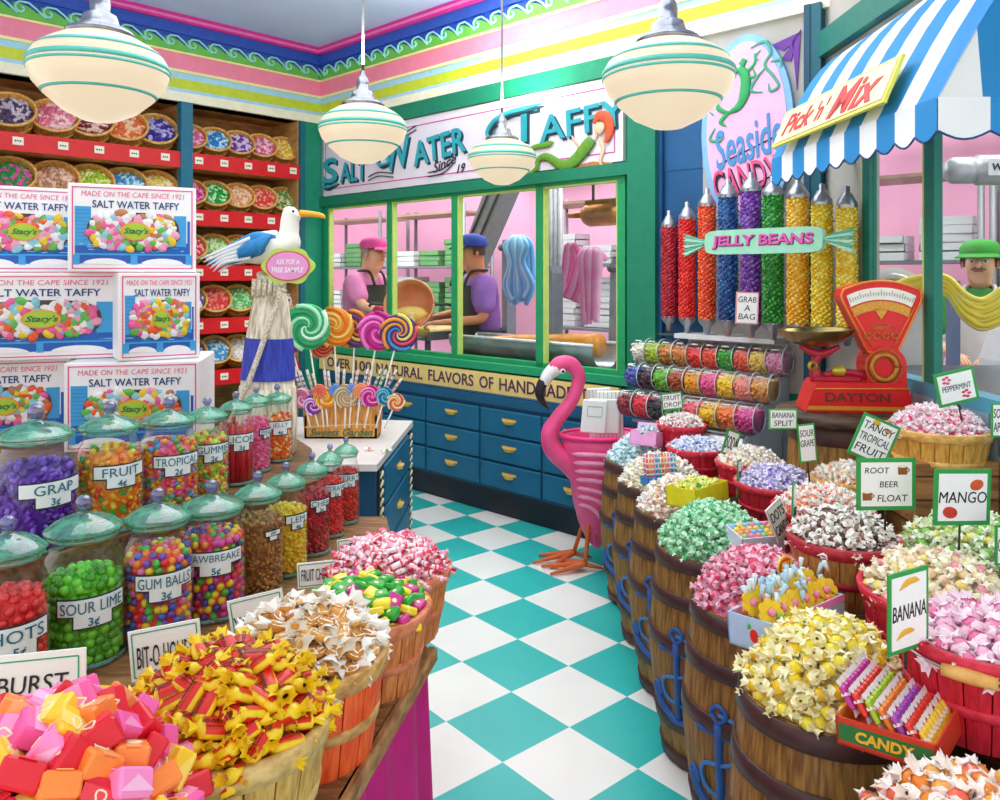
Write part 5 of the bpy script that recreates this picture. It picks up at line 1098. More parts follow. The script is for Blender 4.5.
# ---------------------------------------------------------------- jelly bean tubes
def tubes():
    cols=[('dark red','#a80e24','#c8283c'),('red','#e0141c','#f03c30'),('orange red','#f0481c','#ff7840'),('navy blue','#124a8c','#3078b8'),('purple','#6a2c9c','#9a60c8'),('green','#128a2c','#48b84c'),('amber','#fcb41c','#ffd858'),('mustard yellow','#f0c818','#fcec60'),('golden','#fccc20','#ffe870')]
    px=[669,687,707,728,751,773,798,822,847]; top=[221,213,200,191,185,189,191,198,201]; wp=[14.5,15.5,16.5,18.5,19.5,19.5,20.5,19.5,19]
    A=Vector((.955,4.40)); d=Vector((1.50-.955,3.52-4.40))
    steel=M('#a8acb4',.28,.8,var=.2,scale=60); ac=glass('#fdffff',.4,'tube',low=.015)
    for i in range(9):
        r_=(px[i]-500)/F; t=(r_*A.y-A.x)/(d.x-r_*d.y); P=A+d*t; Y=P.y; r=wp[i]/2/F*Y; zt=CAMZ-(top[i]+5-HOR)/F*Y; zb=1.36
        nm,c1,c2=cols[i]; o=thing('jelly_bean_tube',f'tall clear tube of {nm} jelly beans with metal ends','dispenser',T(P.x,P.y,0),'jelly bean tubes')
        mb=MB(); mb.lathe([(r,zb),(r,zt)],24); mb.build('clear_tube',ac,o)
        mb=MB(); mb.lathe([(r*1.05,zt-.01),(r*1.08,zt),(r*1.05,zt+.012),(r*.5,zt+.055),(r*.3,zt+.06),(r*.32,zt+.085),(.001,zt+.09)],20); mb.build('top_cap',steel,o)
        mb=MB(); mb.lathe([(.001,zb-.075),(r*.35,zb-.07),(r*.4,zb-.04),(r*1.05,zb-.008),(r*1.05,zb+.01)],20); mb.build('spout',steel,o)
        mb=MB(); mb.bx(-.006,.006,0,.14,zt-.08,zt-.07,RZ(-43)); mb.bx(-.006,.006,0,.14,zb+.05,zb+.06,RZ(-43)); mb.build('bracket',steel,o)
        q=MB(); rr=r*.90; q.lathe([(.001,zb),(rr,zb),(rr,zt),(.001,zt)],16)
        n=420; ga=PI*(3-math.sqrt(5))
        for k in range(n):
            a=k*ga*1.0; z=zb+(zt-zb)*(k+.5)/n; q.sph(.0105,6,4,T(rr*math.cos(a),rr*math.sin(a),z)@rndrot(70)@S(1.3,.75,.75),1+(random.random()<.45))
        s=q.build('jelly_beans',[M(c1,.4),M(c1,.25,var=.15,scale=40),M(c2,.25)],None,T(P.x,P.y,0)); setp(s,f'{nm} jelly beans filling a tall clear tube','jelly beans',kind='stuff')
    # sign
    c=at(760,241,3.60); o=thing('candy_shaped_sign','mint green wrapped candy shaped sign reading Jelly Beans across the tubes','sign',T(c.x,c.y,c.z)@RZ(-48))
    k=3.60/F/.9; w=58*k; h=13*CAMZ*0+12.5/F*3.66
    mb=MB(); out=[]
    for q in range(20):
        t=2*PI*q/20; out.append((w*math.copysign(abs(math.cos(t))**.25,math.cos(t)),h*math.copysign(abs(math.sin(t))**.35,math.sin(t))))
    mb.prism(out,.035); 
    mb.build('body',M('#a0e0c0',.45),o)
    for s in (-1,1):
        mb=MB(); nn=7
        for j in range(nn-1):
            a0=-.9+1.8*j/nn; a1=-.9+1.8*(j+1)/nn; L=26*k
            mb.prism([(s*w*.98,a0*.008),(s*w*.98,a1*.012),(s*(w+L),a1*.075),(s*(w+L*.82),(a0+a1)/2*.075),(s*(w+L),a0*.075+.004)],.02,T(0,.006+.003*(j%2),0),j%2)
        mb.build('wrapper_end',[M('#a8e8cc',.45),M('#58b898',.45)],o)
    mb=MB(); mb.fit('JELLY BEANS',w*1.72,h*1.1,T(.003,-.002,-.003),1,.08,.05,.01); mb.fit('JELLY BEANS',w*1.72,h*1.1,T(0,-.004,0),0,.08,.02,.01); mb.build('lettering',[M('#e858b0',.5),M('#6a1c6a',.5)],o)
    c=at(747,308,3.70); o=card('white card with a pink edge reading Grab a bag hung on the purple tube',747,308,3.72,22,32,['GRAB','A','BAG'],-10,2,'#e8a0a8',.06,0,bold=.02)
tubes()
# ---------------------------------------------------------------- oval sign, corner brackets
def oval():
    xm=bwx(746,.03); dep=lambda x:CY+x*DY
    cx=xm; zc=2.36; a=(bwx(794,.03)-bwx(702,.03))/2; b=.50
    o=thing('oval_sign','tall pink oval sign with pale blue rim reading Seaside Candy','sign',BW@T(cx,-.035,zc))
    mb=MB(); mb.prism(ell(0,0,a,b,56),.03,T(0,0,0),0); mb.prism(ell(0,0,a*.87,b*.92,56),.004,T(0,-.003,0),1); mb.build('oval_board',[M('#88bcec',.5,var=.1),M('#f8bce0',.5,var=.06)],o)
    mb=MB(); k=a/.24
    mb.fit('Seaside',a*1.5,.21,T(.01,-.006,-.06)@RY(-12),0,.35,.01,.01); mb.tube([(-a*.6,-.006,-.17),(a*.7,-.006,-.05)],.004,6,mi=1,flat=.4,up=(0,0,1)); mb.tube([(-a*.5,-.006,-.37),(a*.68,-.006,-.24)],.004,6,mi=1)
    mb.fit('CANDY',a*1.42,.15,T(.006,-.006,-.258)@RY(-10),1,.0,.03,.01); mb.fit('CANDY',a*1.42,.15,T(0,-.010,-.25)@RY(-10),2,.0,.0,.01)
    mb.build('lettering',[M('#4a94d0',.5),M('#2a1a2c',.5),M('#f0508c',.5)],o)
    mb=MB()
    def t(L,rr,mi=0): mb.tube([(x*k,-.007,z) for x,z in L],rr,8,smooth=5,flat=.3,mi=mi,up=(0,0,1))
    t([(-.03,.33),(.0,.28),(.0,.2),(-.03,.13),(-.09,.10)],[.02,.028,.03,.022,.008]); t([(-.09,.10),(-.14,.13),(-.15,.17)],[.01,.014,.003]); t([(-.09,.10),(-.13,.06),(-.1,.03)],[.01,.013,.003])
    t([(-.04,.33),(-.09,.28),(-.12,.2)],[.02,.025,.003]); t([(-.02,.34),(.0,.37)],[.02,.016]); t([(.01,.30),(.05,.34),(.05,.39)],[.01,.008,.006]); t([(-.01,.27),(.05,.27),(.04,.31)],[.009,.007,.004])
    for L in ([(.03,.42),(.1,.44),(.13,.38),(.1,.32),(.14,.26),(.17,.2),(.13,.18),(.12,.22)],[(.08,.40),(.05,.37),(.07,.35)],[(.1,.3),(.06,.26),(.03,.2),(.09,.18)],[(-.16,.03),(-.19,-.03),(-.13,-.04),(-.14,.0)],[(-.17,.1),(-.2,.13)],[(.13,.33),(.18,.33),(.18,.29)]): t(L,[.004]+[.008]*(len(L)-2)+[.003],1)
    mb.build('painted_mermaid',[M('#2aa860',.5,var=.2),M('#4aa88a',.5)],o)
    for (px,z,s,lab) in ((800,2.80,-1,'purple carved corner ornament at the upper right of the oval sign'),(698,2.82,1,'purple carved corner ornament at the upper left of the oval sign')):
        x=bwx(px,.02); o=thing('corner_ornament',lab,'ornament',BW@T(x,-.012,z),'purple corner ornaments'); mb=MB()
        mb.prism([(0,.02),(s*.16,-.02),(s*.09,-.06),(s*.02,-.02)],.012); mb.prism([(0,.03),(s*.02,-.27),(s*.045,-.02)],.012); mb.prism([(s*.02,0),(s*.10,-.10),(s*.05,-.12)],.012); mb.build('carving',M('#6a2c9a',.5,var=.15),o)
oval()
# ---------------------------------------------------------------- awning
def awning():
    o=thing('striped_awning','blue and white striped awning with scalloped edge on the right wall','awning',T(1.3,3.0,2.1))
    ex0,ey0,ex1,ey1=1.23,3.57,1.285,2.32; ez=2.12; az=2.63; AX=RWX; ns=11; base=Vector((1.3,3.0,2.1))
    bl=M('#1f8cd0',.7,var=.1,scale=6); wh=M('#f4f6fa',.7,var=.06,scale=5); edge=M('#0f4a7a',.6)
    cp=MB(); vl=MB(); m=8
    def P(s,t):
        e=Vector((ex0+(ex1-ex0)*s,ey0+(ey1-ey0)*s,ez)); a=Vector((AX-.01,3.60+(1.99-3.60)*s,az))
        p=e.lerp(a,t); p.z+= .10*math.sin(PI*t); return p-base
    N=ns*3
    for i in range(N):
        mi=(i//3)%2
        for j in range(m):
            s0,s1=i/N,(i+1)/N; t0,t1=j/m,(j+1)/m; dn=Vector((0,0,-.006))
            q=[P(s0,t0),P(s1,t0),P(s1,t1),P(s0,t1)]; cp.raw([tuple(v) for v in q]+[tuple(v+dn) for v in q],[(0,1,2,3),(7,6,5,4),(0,4,5,1),(3,2,6,7)],I4,mi,False)
    # near end panel with its own stripes
    e1=Vector((ex1,ey1,ez)); K=5
    for i in range(K*3):
        f0,f1=i/(K*3),(i+1)/(K*3); q=lambda f:Vector((ex1+(AX+.35-ex1)*f,ey1,ez))
        top=lambda f:(P(1,min(1,f*1.15))+base)
        mi=1-((i//3)%2) if True else 0
        a,b,c,d=q(f0)-base,q(f1)-base,top(f1)-base,top(f0)-base; cp.raw([tuple(v) for v in (a,b,c,d)],[(0,1,2,3)],I4,mi)
    cp.build('canopy',[bl,wh],o)
    def val(pf,n,first,h):
        for i in range(n*6):
            s0,s1=i/(n*6),(i+1)/(n*6); mi=(i//6+first)%2
            def dz(s): u=(s*n)%1; return h+.022*math.sin(PI*u)
            u0=(i%6)/6; u1=(i%6+1)/6; d0=h+.025*math.sin(PI*u0); d1=h+.025*math.sin(PI*u1)
            a,b=pf(s0)-base,pf(s1)-base
            vl.raw([tuple(a),tuple(b),tuple(b-Vector((0,0,d1))),tuple(a-Vector((0,0,d0)))],[(3,2,1,0)],I4,mi)
            e0=a-Vector((0,0,d0)); e1_=b-Vector((0,0,d1)); vl.tube([e0,e1_],.0035,5,mi=2)
    val(lambda s:Vector((ex0+(ex1-ex0)*s-.002,ey0+(ey1-ey0)*s,ez+.003)),ns,0,.10)
    val(lambda s:Vector((ex1+(AX+.3-ex1)*s,ey1-.003,ez+.003)),4,1,.10)
    vl.build('valance',[bl,wh,edge],o)
    mb=MB(); mb.tube([(ex0+.03-base.x,ey0-.02-base.y,ez-base.z-.01),(ex1+.03-base.x,ey1-base.y+.03,ez-base.z-.01)],.008,8); mb.tube([(ex0-base.x,ey0-base.y,ez-base.z-.01),(AX-base.x,ey0-base.y,ez-base.z+.0)],.01,8); mb.build('frame_tube',M('#8a9098',.4,.5),o)
    # Pick 'n' Mix sign resting on the awning slope
    A_=at(788,168,3.26); 
    s0,s1=.08,.82; p00=P(s0,.0)+base+Vector((-.012,0,.015)); p10=P(s1,.0)+base+Vector((-.012,0,.015)); p01=P(s0,.30)+base+Vector((-.02,0,.02)); 
    xa=(p10-p00).normalized(); up=(p01-p00); up=(up-xa*up.dot(xa)).normalized(); nrm=up.cross(xa)*-1; nrm=xa.cross(up)  # toward viewer
    L=(p10-p00).length; Hh=.17; cen=p00+xa*L/2+up*(Hh/2+.01)+nrm*.03
    Mx=Matrix(((xa.x,-nrm.x,up.x,cen.x),(xa.y,-nrm.y,up.y,cen.y),(xa.z,-nrm.z,up.z,cen.z),(0,0,0,1)))
    g=thing('awning_sign','yellow bordered cream sign reading Pick n Mix in red script on the awning','sign',Mx)
    mb=MB(); mb.box(L,.012,Hh,I4,0); mb.box(L-.03,.004,Hh-.026,T(0,-.008,0),1); mb.build('panel',[M('#e8e860',.5),M('#fbe2b8',.5)],g)
    mb=MB()
    for s,u,wd,k in (('Pick',-.27,.30,.55),("'n'",-.035,.10,.5),('Mix',.24,.38,.72)): mb.fit(s,wd*L,Hh*k,T(u*L,-.011,0),0,.3,.02,.01)
    mb.build('lettering',M('#d8202c',.5),g)
awning()
# ---------------------------------------------------------------- counter scale on its barrel
def scale():
    x,y=1.32,3.03
    barrel('tall wooden barrel with a dark round top under the red scale',x,y,1.04,1.06,False)
    o=thing('round_board','dark round board under the red scale','board',T(x,y,1.04)); mb=MB(); mb.lathe([(.001,0),(.215,0),(.25,.02),(.252,.035),(.24,.045),(.001,.046)],40); mb.build('board',wood('#33241c','#5c4634',8,8,30),o)
    z0=1.087; s=1.0
    o=thing('counter_scale','red and gold antique counter scale lettered Dayton with a metal pan','scale',T(x+.035,y-.02,z0)@RZ(-6)@S(.86,.86,.90))
    red=M('#e0161c',.28,var=.06); gold=M('#e8a030',.35,.3); 
    mb=MB(); w=.235
    mb.prism([(-w,0),(w,0),(w*.97,.02),(w*.88,.05),(w*.80,.11),(w*.74,.125),(-w*.80,.125),(-w*.86,.10),(-w*.97,.03)],.17,T(0,-.085,0),0); mb.build('base',[red],o)
    mb=MB(); mb.prism([(-w*.985,.010),(w*.985,.010),(w*.95,.026),(-w*.95,.026)],.174,T(0,-.087,0),0); mb.tube([(-w*.84,-.088,.098),(0,-.088,.10),(w*.83,-.088,.103)],.003,6); mb.build('gold_trim',gold,o)
    mb=MB(); mb.text('DAYTON',.052,T(-.02,-.088,.062),0,0,.02,.02,None,1.25); mb.build('lettering',M('#6a2c10',.4),o)
    # medallion housing
    mb=MB(); cx=.105; 
    mb.prism(ell(cx,.19,.085,.085,30)+[],.13,T(0,-.07,0),0); mb.prism([(cx-.08,.11),(cx+.085,.11),(cx+.085,.2),(cx-.08,.2)],.13,T(0,-.068,0),0)
    mb.build('medallion_housing',red,o)
    mb=MB(); mb.tube([(cx-.012+.052*math.cos(t),-.075,.188+.052*math.sin(t)) for t in [2*PI*k/28 for k in range(29)]],.012,8,flat=1); mb.tube([(cx-.012+.075*math.cos(t),-.072,.188+.075*math.sin(t)) for t in [2*PI*k/28 for k in range(29)]],.003,6); mb.build('gold_medallion',M('#b8802c',.3,.5,var=.35,scale=120),o)
    # fan head
    def arc(cx,cz,r,a0,a1,n): return [(cx+r*math.cos(R(a0+(a1-a0)*i/n)),cz+r*math.sin(R(a0+(a1-a0)*i/n))) for i in range(n+1)]
    ox,oz=.085,.05
    out=[(.03,.25),(-.075,.46),(-.082,.485),(-.07,.51)]+arc(ox,.20,.345,112,68,10)+[(.245,.51),(.255,.485),(.25,.46),(.155,.25)]
    mb=MB(); mb.prism(out,.10,T(0,-.06,0),0); mb.build('fan_head',red,o)
    mb=MB(); P2=[(p[0],-.062,p[1]) for p in out]; mb.tube(P2+[P2[0]],.0055,6); mb.tube([(.05,-.064,.27),(-.045,-.064,.44)],.003,6); mb.tube([(.135,-.064,.27),(.225,-.064,.44)],.003,6)
    mb.build('gold_edge',M('#f08430',.35,.2),o)
    mb=MB(); up_=arc(ox,.20,.318,117,63,14); lo=arc(ox,.20,.268,62,118,14); mb.prism(up_+lo,.004,T(0,-.066,0),0); mb.build('dial_window',M('#f6f2e4',.25),o)
    mb=MB()
    for i in range(25): a=R(116-52*i/24); mb.tube([(ox+.285*math.cos(a),-.068,.20+.285*math.sin(a)),(ox+(.300 if i%4 else .308)*math.cos(a),-.068,.20+(.300 if i%4 else .308)*math.sin(a))],.0009,4)
    mb.build('dial_marks',M('#3a3030',.5),o)
    mb=MB(); up_=arc(ox,.20,.262,118,62,14); lo=arc(ox,.20,.225,60,120,14); mb.prism(up_+[(ox+.06,.40),(ox,.385),(ox-.06,.40)][::1]+[]+[],.004,T(0,-.066,0),0) if False else mb.prism(up_+lo,.004,T(0,-.066,0),0); mb.prism([(ox-.03,.43),(ox+.03,.43),(ox,.385)],.004,T(0,-.066,0),0); mb.build('gold_plate',M('#d89838',.35,.3,var=.3,scale=90),o)
    mb=MB(); mb.text('GREAT',.017,T(ox,-.064,.352),0,0,.03,.03,None,1.3); mb.tube([(ox+.07*math.cos(R(a)),-.064,.315+.055*math.sin(R(a))) for a in range(40,141,10)],.0022,6)
    for k in range(4): mb.tube([(ox-.057+k*.038+.015*math.cos(t),-.064,.318+.013*math.sin(t)) for t in [2*PI*j/14 for j in range(15)]],.0035,6)
    mb.build('gold_scrollwork',M('#c8702c',.35,.3),o)
    # beam arm, pan support, pan
    mb=MB(); mb.box(.20,.05,.03,T(-.09,-.03,.135),0,.008); mb.tube([(-.17,-.02,.13),(-.185,-.02,.19),(-.15,-.02,.245)],[.03,.02,.018],10,smooth=4); mb.tube([(-.245,-.02,.27),(-.16,-.02,.235),(-.075,-.02,.27)],[.01,.02,.01],10,smooth=4)
    mb.tube([(-.15,-.045,.15),(-.06,-.045,.165),(.03,-.045,.15)],.014,8,smooth=3); mb.build('pan_arm',M('#b81c38',.3),o)
    mb=MB(); mb.lathe([(.012,-.012),(.02,0),(.02,.012),(.012,.02)],16,T(-.20,-.05,.19)@RX(90)); mb.lathe([(.008,-.03),(.02,-.02),(.022,.02),(.008,.03)],14,T(-.09,-.055,.17)@RY(90)); mb.build('brass_knob',M('#c8b43c',.3,.4),o)
    mb=MB(); mb.lathe([(.001,.268),(.05,.27),(.10,.285),(.14,.315),(.152,.338),(.156,.342),(.15,.338),(.136,.318),(.098,.292),(.05,.277),(.001,.275)],36,T(-.165,-.02,0)@RY(-2)@S(1.05,1,1)); mb.build('pan',M('#8a7a4a',.22,.85,var=.5,scale=14),o)
scale()
# ---------------------------------------------------------------- flamingo
def flamingo():
    X0,Y0=(592-500)/F*4.32,4.32
    o=thing('flamingo_figure','tall pink flamingo figure standing on the floor, carrying paper bags in its back','figure',T(X0,Y0,0)@RZ(6))
    k=4.32/F; hx=lambda px:(px-592)*k; hz=lambda py:CAMZ-(py-HOR)*k
    pk=M('#f4508c',.35,var=.12,scale=9); 
    mb=MB(); V=lambda L:[(hx(p),0,hz(q)) for p,q in L]
    mb.tube(V([(585,478),(568,462),(553,449),(549,433),(557,418),(570,402),(577,387),(578,374),(570,364),(560,364),(552,369)]),[.07,.06,.052,.047,.040,.037,.036,.038,.042,.046,.036],20,smooth=6); 
    # body: hollow bowl
    def ring(cx,cz,a,b,n=28): return [(cx+a*math.cos(2*PI*i/n),b*math.sin(2*PI*i/n),cz) for i in range(n)]
    levels=[(548,597,.01,.01),(540,596,.05,.04),(520,596,.10,.075),(500,601,.155,.11),(480,606,.20,.14),(460,607,.23,.155),(445,606,.24,.155),(435,604,.235,.15)]
    vs=[];n=28
    for q,p,a,b in levels: vs+=ring(hx(p),hz(q)+(0.0),a,b)
    for a,z in ((.215,-.0),(.20,-.06),(.16,-.14),(.01,-.17)): vs+=ring(hx(604),hz(435)+z,a,a*.62)
    m=len(levels)+4; mb.raw(vs,[(r*n+i,r*n+(i+1)%n,(r+1)*n+(i+1)%n,(r+1)*n+i) for r in range(m-1) for i in range(n)],I4,0,True)
    mb.build('body',pk,o)
    mb=MB(); mb.tube([(hx(604)+.238*math.cos(t),.152*math.sin(t),hz(435)+.002) for t in [2*PI*i/40 for i in range(41)]],.013,8); mb.build('rim',M('#f02c80',.35),o)
    mb=MB()
    def bod(q):
        L=levels
        for (q0,p0,a0,b0),(q1,p1,a1,b1) in zip(L,L[1:]):
            if q1<=q<=q0: f=(q0-q)/(q0-q1); return hx(p0+(p1-p0)*f),a0+(a1-a0)*f,b0+(b1-b0)*f
        return hx(604),.235,.15
    for j in range(7):
        pts=[]; n_=10-j//2
        for i in range(n_):
            q=450+j*8.5+ (i/(n_-1))*16*(1 if j>3 else .8)-6*math.sin(PI*i/(n_-1)); t=R(212+i*(13-j*.4)); cx_,a_,b_=bod(min(q,545)); pts.append((cx_+a_*1.03*math.cos(t),b_*1.03*math.sin(t),hz(q)))
        mb.tube(pts,[.004]+[.013]*(n_-2)+[.003],8,smooth=3,flat=1.0)
    mb.build('wing_feathers',M('#f896bc',.4,var=.15),o)
    mb=MB(); mb.tube(V([(556,367),(548,374),(543,383)]),[.042,.036,.028],14,smooth=5); mb.build('beak_base',M('#f8f0f0',.35),o)
    mb=MB(); mb.tube(V([(543,380),(539,391),(542,401),(549,409)]),[.029,.027,.018,.004],14,smooth=5); mb.tube(V([(543,378),(538,388),(536,396)]),[.012,.014,.002],8,smooth=3); mb.build('beak_tip',M('#1c1a20',.3),o)
    mb=MB(); mb.sph(.015,12,8,T(hx(561),-.042,hz(370))@S(1,.5,1),0); mb.sph(.008,10,6,T(hx(561),-.050,hz(370))@S(1,.5,1),1); mb.build('eye',[M('#f8f8f0'),M('#101010',.2)],o)
    lg=M('#d8682c',.5,var=.15)
    for s,(xa,ya,kx,ky,fx,fy) in ((0,(594,-.04,588,-.05,571,-.06)),(1,(600,.04,590,.03,578,.12))):
        mb=MB(); mb.tube([(hx(xa),ya,hz(535)),(hx(kx),ky,.30),(hx(fx),fy,.045)] if s else [(hx(xa),ya,hz(535)),(hx(xa-6),ky,.30),(hx(fx+12),fy,.045)],[.014,.012,.012],8,smooth=4)
        bx_=hx(fx) if s else hx(fx+12); ang0=160 if not s else 190
        for d,L in ((-32,.20),(0,.24),(30,.2)):
            a=R(ang0+d); mb.tube([(bx_,fy,.045),(bx_+L*.5*math.cos(a),fy+L*.5*math.sin(a),.028),(bx_+L*math.cos(a),fy+L*math.sin(a),.010)],[.018,.014,.007],8,smooth=4)
        mb.tube([(bx_,fy,.04),(bx_+.10,fy+.0,.015)],[.014,.006],6); mb.build('leg',lg,o)
    w=M('#f4f8f4',.6,var=.05); gl_=M('#8ac0a8',.6)
    for i,(px,py,wd,hh,dy,ln) in enumerate(((600,406,24,52,.05,0),(610,409,26,46,.0,0),(604,417,30,36,-.05,1),(594,418,24,30,-.09,2))):
        Y=Y0+dy; b=MB(); W=wd*k; H=(438-py)*k*1.6; 
        b.box(W,.022,H,I4,0,.004)
        for q in range(6): 
            if ln==0: b.box(.004,.0235,H*.96,T(-W/2+W*(q+.7)/6.5,0,0),1)
        if ln==2: b.box(W*.6,.024,H*.04,T(0,0,H*.3),1); b.box(W*.6,.024,H*.04,T(0,0,-.0),1); b.box(W*.03,.024,H*.3,T(-W*.3,0,H*.15),1); b.box(W*.03,.024,H*.3,T(W*.3,0,H*.15),1)
        zt=CAMZ-(py-18-HOR)/F*Y; g=b.build('paper_bag',[w,M('#b8c8c4',.6)],None,T((px-500)/F*Y,Y,zt-H/2)@RZ(-6+i*4)@RY(3*i-4)); setp(g,['tall white paper bag at the back of the flamingo, farthest left of the stack','pleated white paper bag at the back of the flamingo, leaning right','middle white paper bag in the flamingo','front white paper bag with a green square in the flamingo'][i],'paper bag','paper bags in the flamingo')
flamingo()
# ---------------------------------------------------------------- factory beyond the windows
FZ=.02
def at_b(px,py,o):
    """world point on pixel column px at distance o behind the back wall plane"""
    x=bwx(px,-o); Y=CY+NY*-o+x*DY; return x,CAMZ-(py-HOR)/F*Y,Y
def factory():
    mb=MB(); mb.raw([(-3.5,8.5,FZ),(-1.55,6.99,FZ),(RWX+.12,3.98,FZ),(RWX+.12,.2,FZ),(7,.2,FZ),(7,9,FZ),(3,12,FZ)],[(0,1,2,3,4,5,6)]); 
    struct(mb,'floor_factory',M('#9a9c98',.6,var=.15,scale=3),'grey factory floor')
    mb=MB(); mb.bx(-5,9,3.3,3.4,0,3.6,BW,0); mb.bx(-5,-4.9,.12,3.3,0,3.6,BW,0)
    struct(mb,'wall_factory',M('#f7b4d4',.8,var=.06,scale=3),'pink factory wall')
    mb=MB(); 
    for k in range(5): mb.bx(-.5,8,.9+k*.5,1.0+k*.5,2.75,2.9,BW,0)
    struct(mb,'beam_factory',M('#9a9ca0',.6),'grey roof beams in the factory')
    g=M('#8c9094',.45,.3); dk=M('#3c4046',.5); 
    # racks with stacks of trays
    tw=M('#e4e8ea',.5,var=.08); tg=M('#6aa86a',.5,var=.15)
    tray_w=MB(); tray_w.bx(-.17,.17,-.12,.12,0,.008); 
    for a in ((-.17,.17,-.12,-.112),(-.17,.17,.112,.12),(-.17,-.162,-.12,.12),(.162,.17,-.12,.12)): tray_w.bx(a[0],a[1],a[2],a[3],0,.058)
    mw=tray_w.mesh('candy_tray',[tw]); mg=tray_w.mesh('candy_tray',[tg])
    rx=lambda p:bwx(p,-2.2)
    racks=[(rx(348),2.2,'behind the worker in pink'),(rx(424),2.2,'behind the pouring kettle'),(rx(592),2.2,'behind the pink taffy'),(rx(876),2.2,'left in the side window'),(rx(876)+1.42,2.2,'behind the worker in green')]
    for i,(x,y,l) in enumerate(racks):
        o=thing('storage_rack','grey metal rack of trays '+l,'rack',BW@T(x,y,FZ)); w=1.35
        for s in (-1,1):
            for t in (0,.45): p=MB(); p.tube([(s*w/2,t,0),(s*w/2,t,2.38)],.022,8); p.build('post',g,o)
        for k in range(4): p=MB(); p.bx(-w/2,w/2,-.02,.47,.42+k*.62,.445+k*.62); p.build('shelf',M('#a88c74' if k==3 else '#7c8086',.5),o)
        for c in range(3):
            for k in range(2,4) if i<3 else range(1,4):
                n=random.choice([5,7,8]) if k<3 else random.choice([3,5,6])
                for q in range(n):
                    me=mg if (i==0 and c==1) or (i==1 and c>0) else mw; t=bpy.data.objects.new('candy_tray',me); COL.objects.link(t)
                    t.matrix_world=BW@T(x-.44+c*.44,y+.2+random.uniform(-.01,.01),FZ+.446+(k-1)*.62+q*.062)@RZ(random.uniform(-2,2)); setp(t,f'{"green" if me is mg else "white"} tray stacked on the {["lower","middle","upper"][k-1]} shelf of the rack {l}','tray','stacked trays on the factory racks')
    # steel table with batter
    x,z,Y=at_b(425,335,.75); x=.71; zt=1.12
    o=thing('steel_table','long steel cooling table behind the window with poured candy on it','table',BW@T(x,.75,FZ)); mb=MB(); mb.bx(-.33,.33,-.45,.55,zt-FZ-.04,zt-FZ); mb.build('table_top',M('#d4d0cc',.35,var=.1),o)
    for a in (-.28,.28):
        for b in (-.4,.5): p=MB(); p.tube([(a,b,0),(a,b,zt-FZ-.04)],.025,8); p.build('leg',g,o)
    mb=MB(); mb.bx(-.34,.34,-.47,-.45,zt-FZ-.05,zt-FZ+.02); mb.bx(.33,.35,-.47,.55,zt-FZ-.05,zt-FZ+.02); mb.build('raised_edge',M('#a8a8a8',.35,.4),o)
    Mi=BW@T(x,.75,zt)
    mb=MB(); pts=[]; 
    out=[((.34+.05*math.sin(3*t)+.03*math.sin(5*t+1))*.85*math.cos(t),(.26+.04*math.sin(4*t))*math.sin(t)) for t in [2*PI*k/36 for k in range(36)]]
    for q,(s,zz) in enumerate(((1,.001),(.96,.022),(.7,.04),(.3,.05))): pts+=[(a*s,b*s,zz) for a,b in out]
    mb.raw(pts,[(r*36+i,r*36+(i+1)%36,(r+1)*36+(i+1)%36,(r+1)*36+i) for r in range(3) for i in range(36)]+[tuple(range(108,144))],T(.02,-.12,0),0,True); p=mb.build('poured_candy',M('#ecd070',.25,var=.25,scale=9),None,Mi); setp(p,'golden candy spreading on the steel table','candy syrup')
    kc=at(409,304,6.35)
    o=thing('copper_kettle','tipped copper kettle pouring golden syrup','kettle',T(kc.x,kc.y,kc.z)@RZ(-8)@RX(72)); mb=MB(); rk=.205
    mb.lathe([(.001,-.21),(.08,-.20),(.15,-.15),(.195,-.07),(rk,0),(rk-.01,.0),(.18,-.07),(.14,-.14),(.07,-.185),(.001,-.19)],32); mb.build('bowl',M('#ff9a66',.35,0,var=.2,scale=8),o)
    mb=MB(); mb.tube([(rk*math.cos(t),rk*math.sin(t),0) for t in [2*PI*i/32 for i in range(33)]],.009,8); mb.build('rolled_rim',M('#f4a878',.3,.3),o)
    mb=MB(); mb.tube([(-rk,0,-.02),(-rk-.1,.0,.0),(-rk-.14,0,-.06)],.012,8,smooth=4); mb.tube([(rk,0,-.02),(rk+.1,.0,.0),(rk+.14,0,-.06)],.012,8,smooth=4); mb.build('handle',dk,o)
    mb=MB(); mb.sph(.15,20,10,T(kc.x+.01,kc.y+.03,kc.z-.09)@S(1,.6,.5)); b=at(423,332,6.28); mb.tube([(kc.x+.01,kc.y-.10,kc.z-.12),(kc.x+.04,kc.y-.14,kc.z-.19),(b.x,b.y+.0,zt+.02)],[.10,.06,.08],16,smooth=5,flat=.5); p=mb.build('pouring_syrup',M('#f2c868',.2,var=.2,scale=9),None); setp(p,'golden syrup flowing out of the tipped kettle','candy syrup')
    # green conveyor
    x0,x1=bwx(464,-.25),bwx(606,-.25); w=x1-x0
    o=thing('taffy_conveyor','green based steel trough machine with orange taffy inside','machine',BW@T((x0+x1)/2,.25,FZ)); H=1.08
    mb=MB(); mb.prism([(-w/2,0),(w/2,0),(w/2,H-.1),(-w/2,H-.1)],.26,T(0,-.13,0)); mb.build('green_base',M('#1f6a34',.45,var=.2),o)
    mb=MB(); mb.tube([(-w/2-.05,0,H),(w/2,0,H)],.17,20,flat=.62,up=(0,0,1)) if False else mb.lathe([(.14,-w/2-.02),(.15,-w/2),(.15,w/2)],20,T(0,0,H+.04)@RY(90),0,True,-90,90)
    mb.build('steel_trough',M('#c0c4c8',.25,.6,var=.25,scale=12),o)
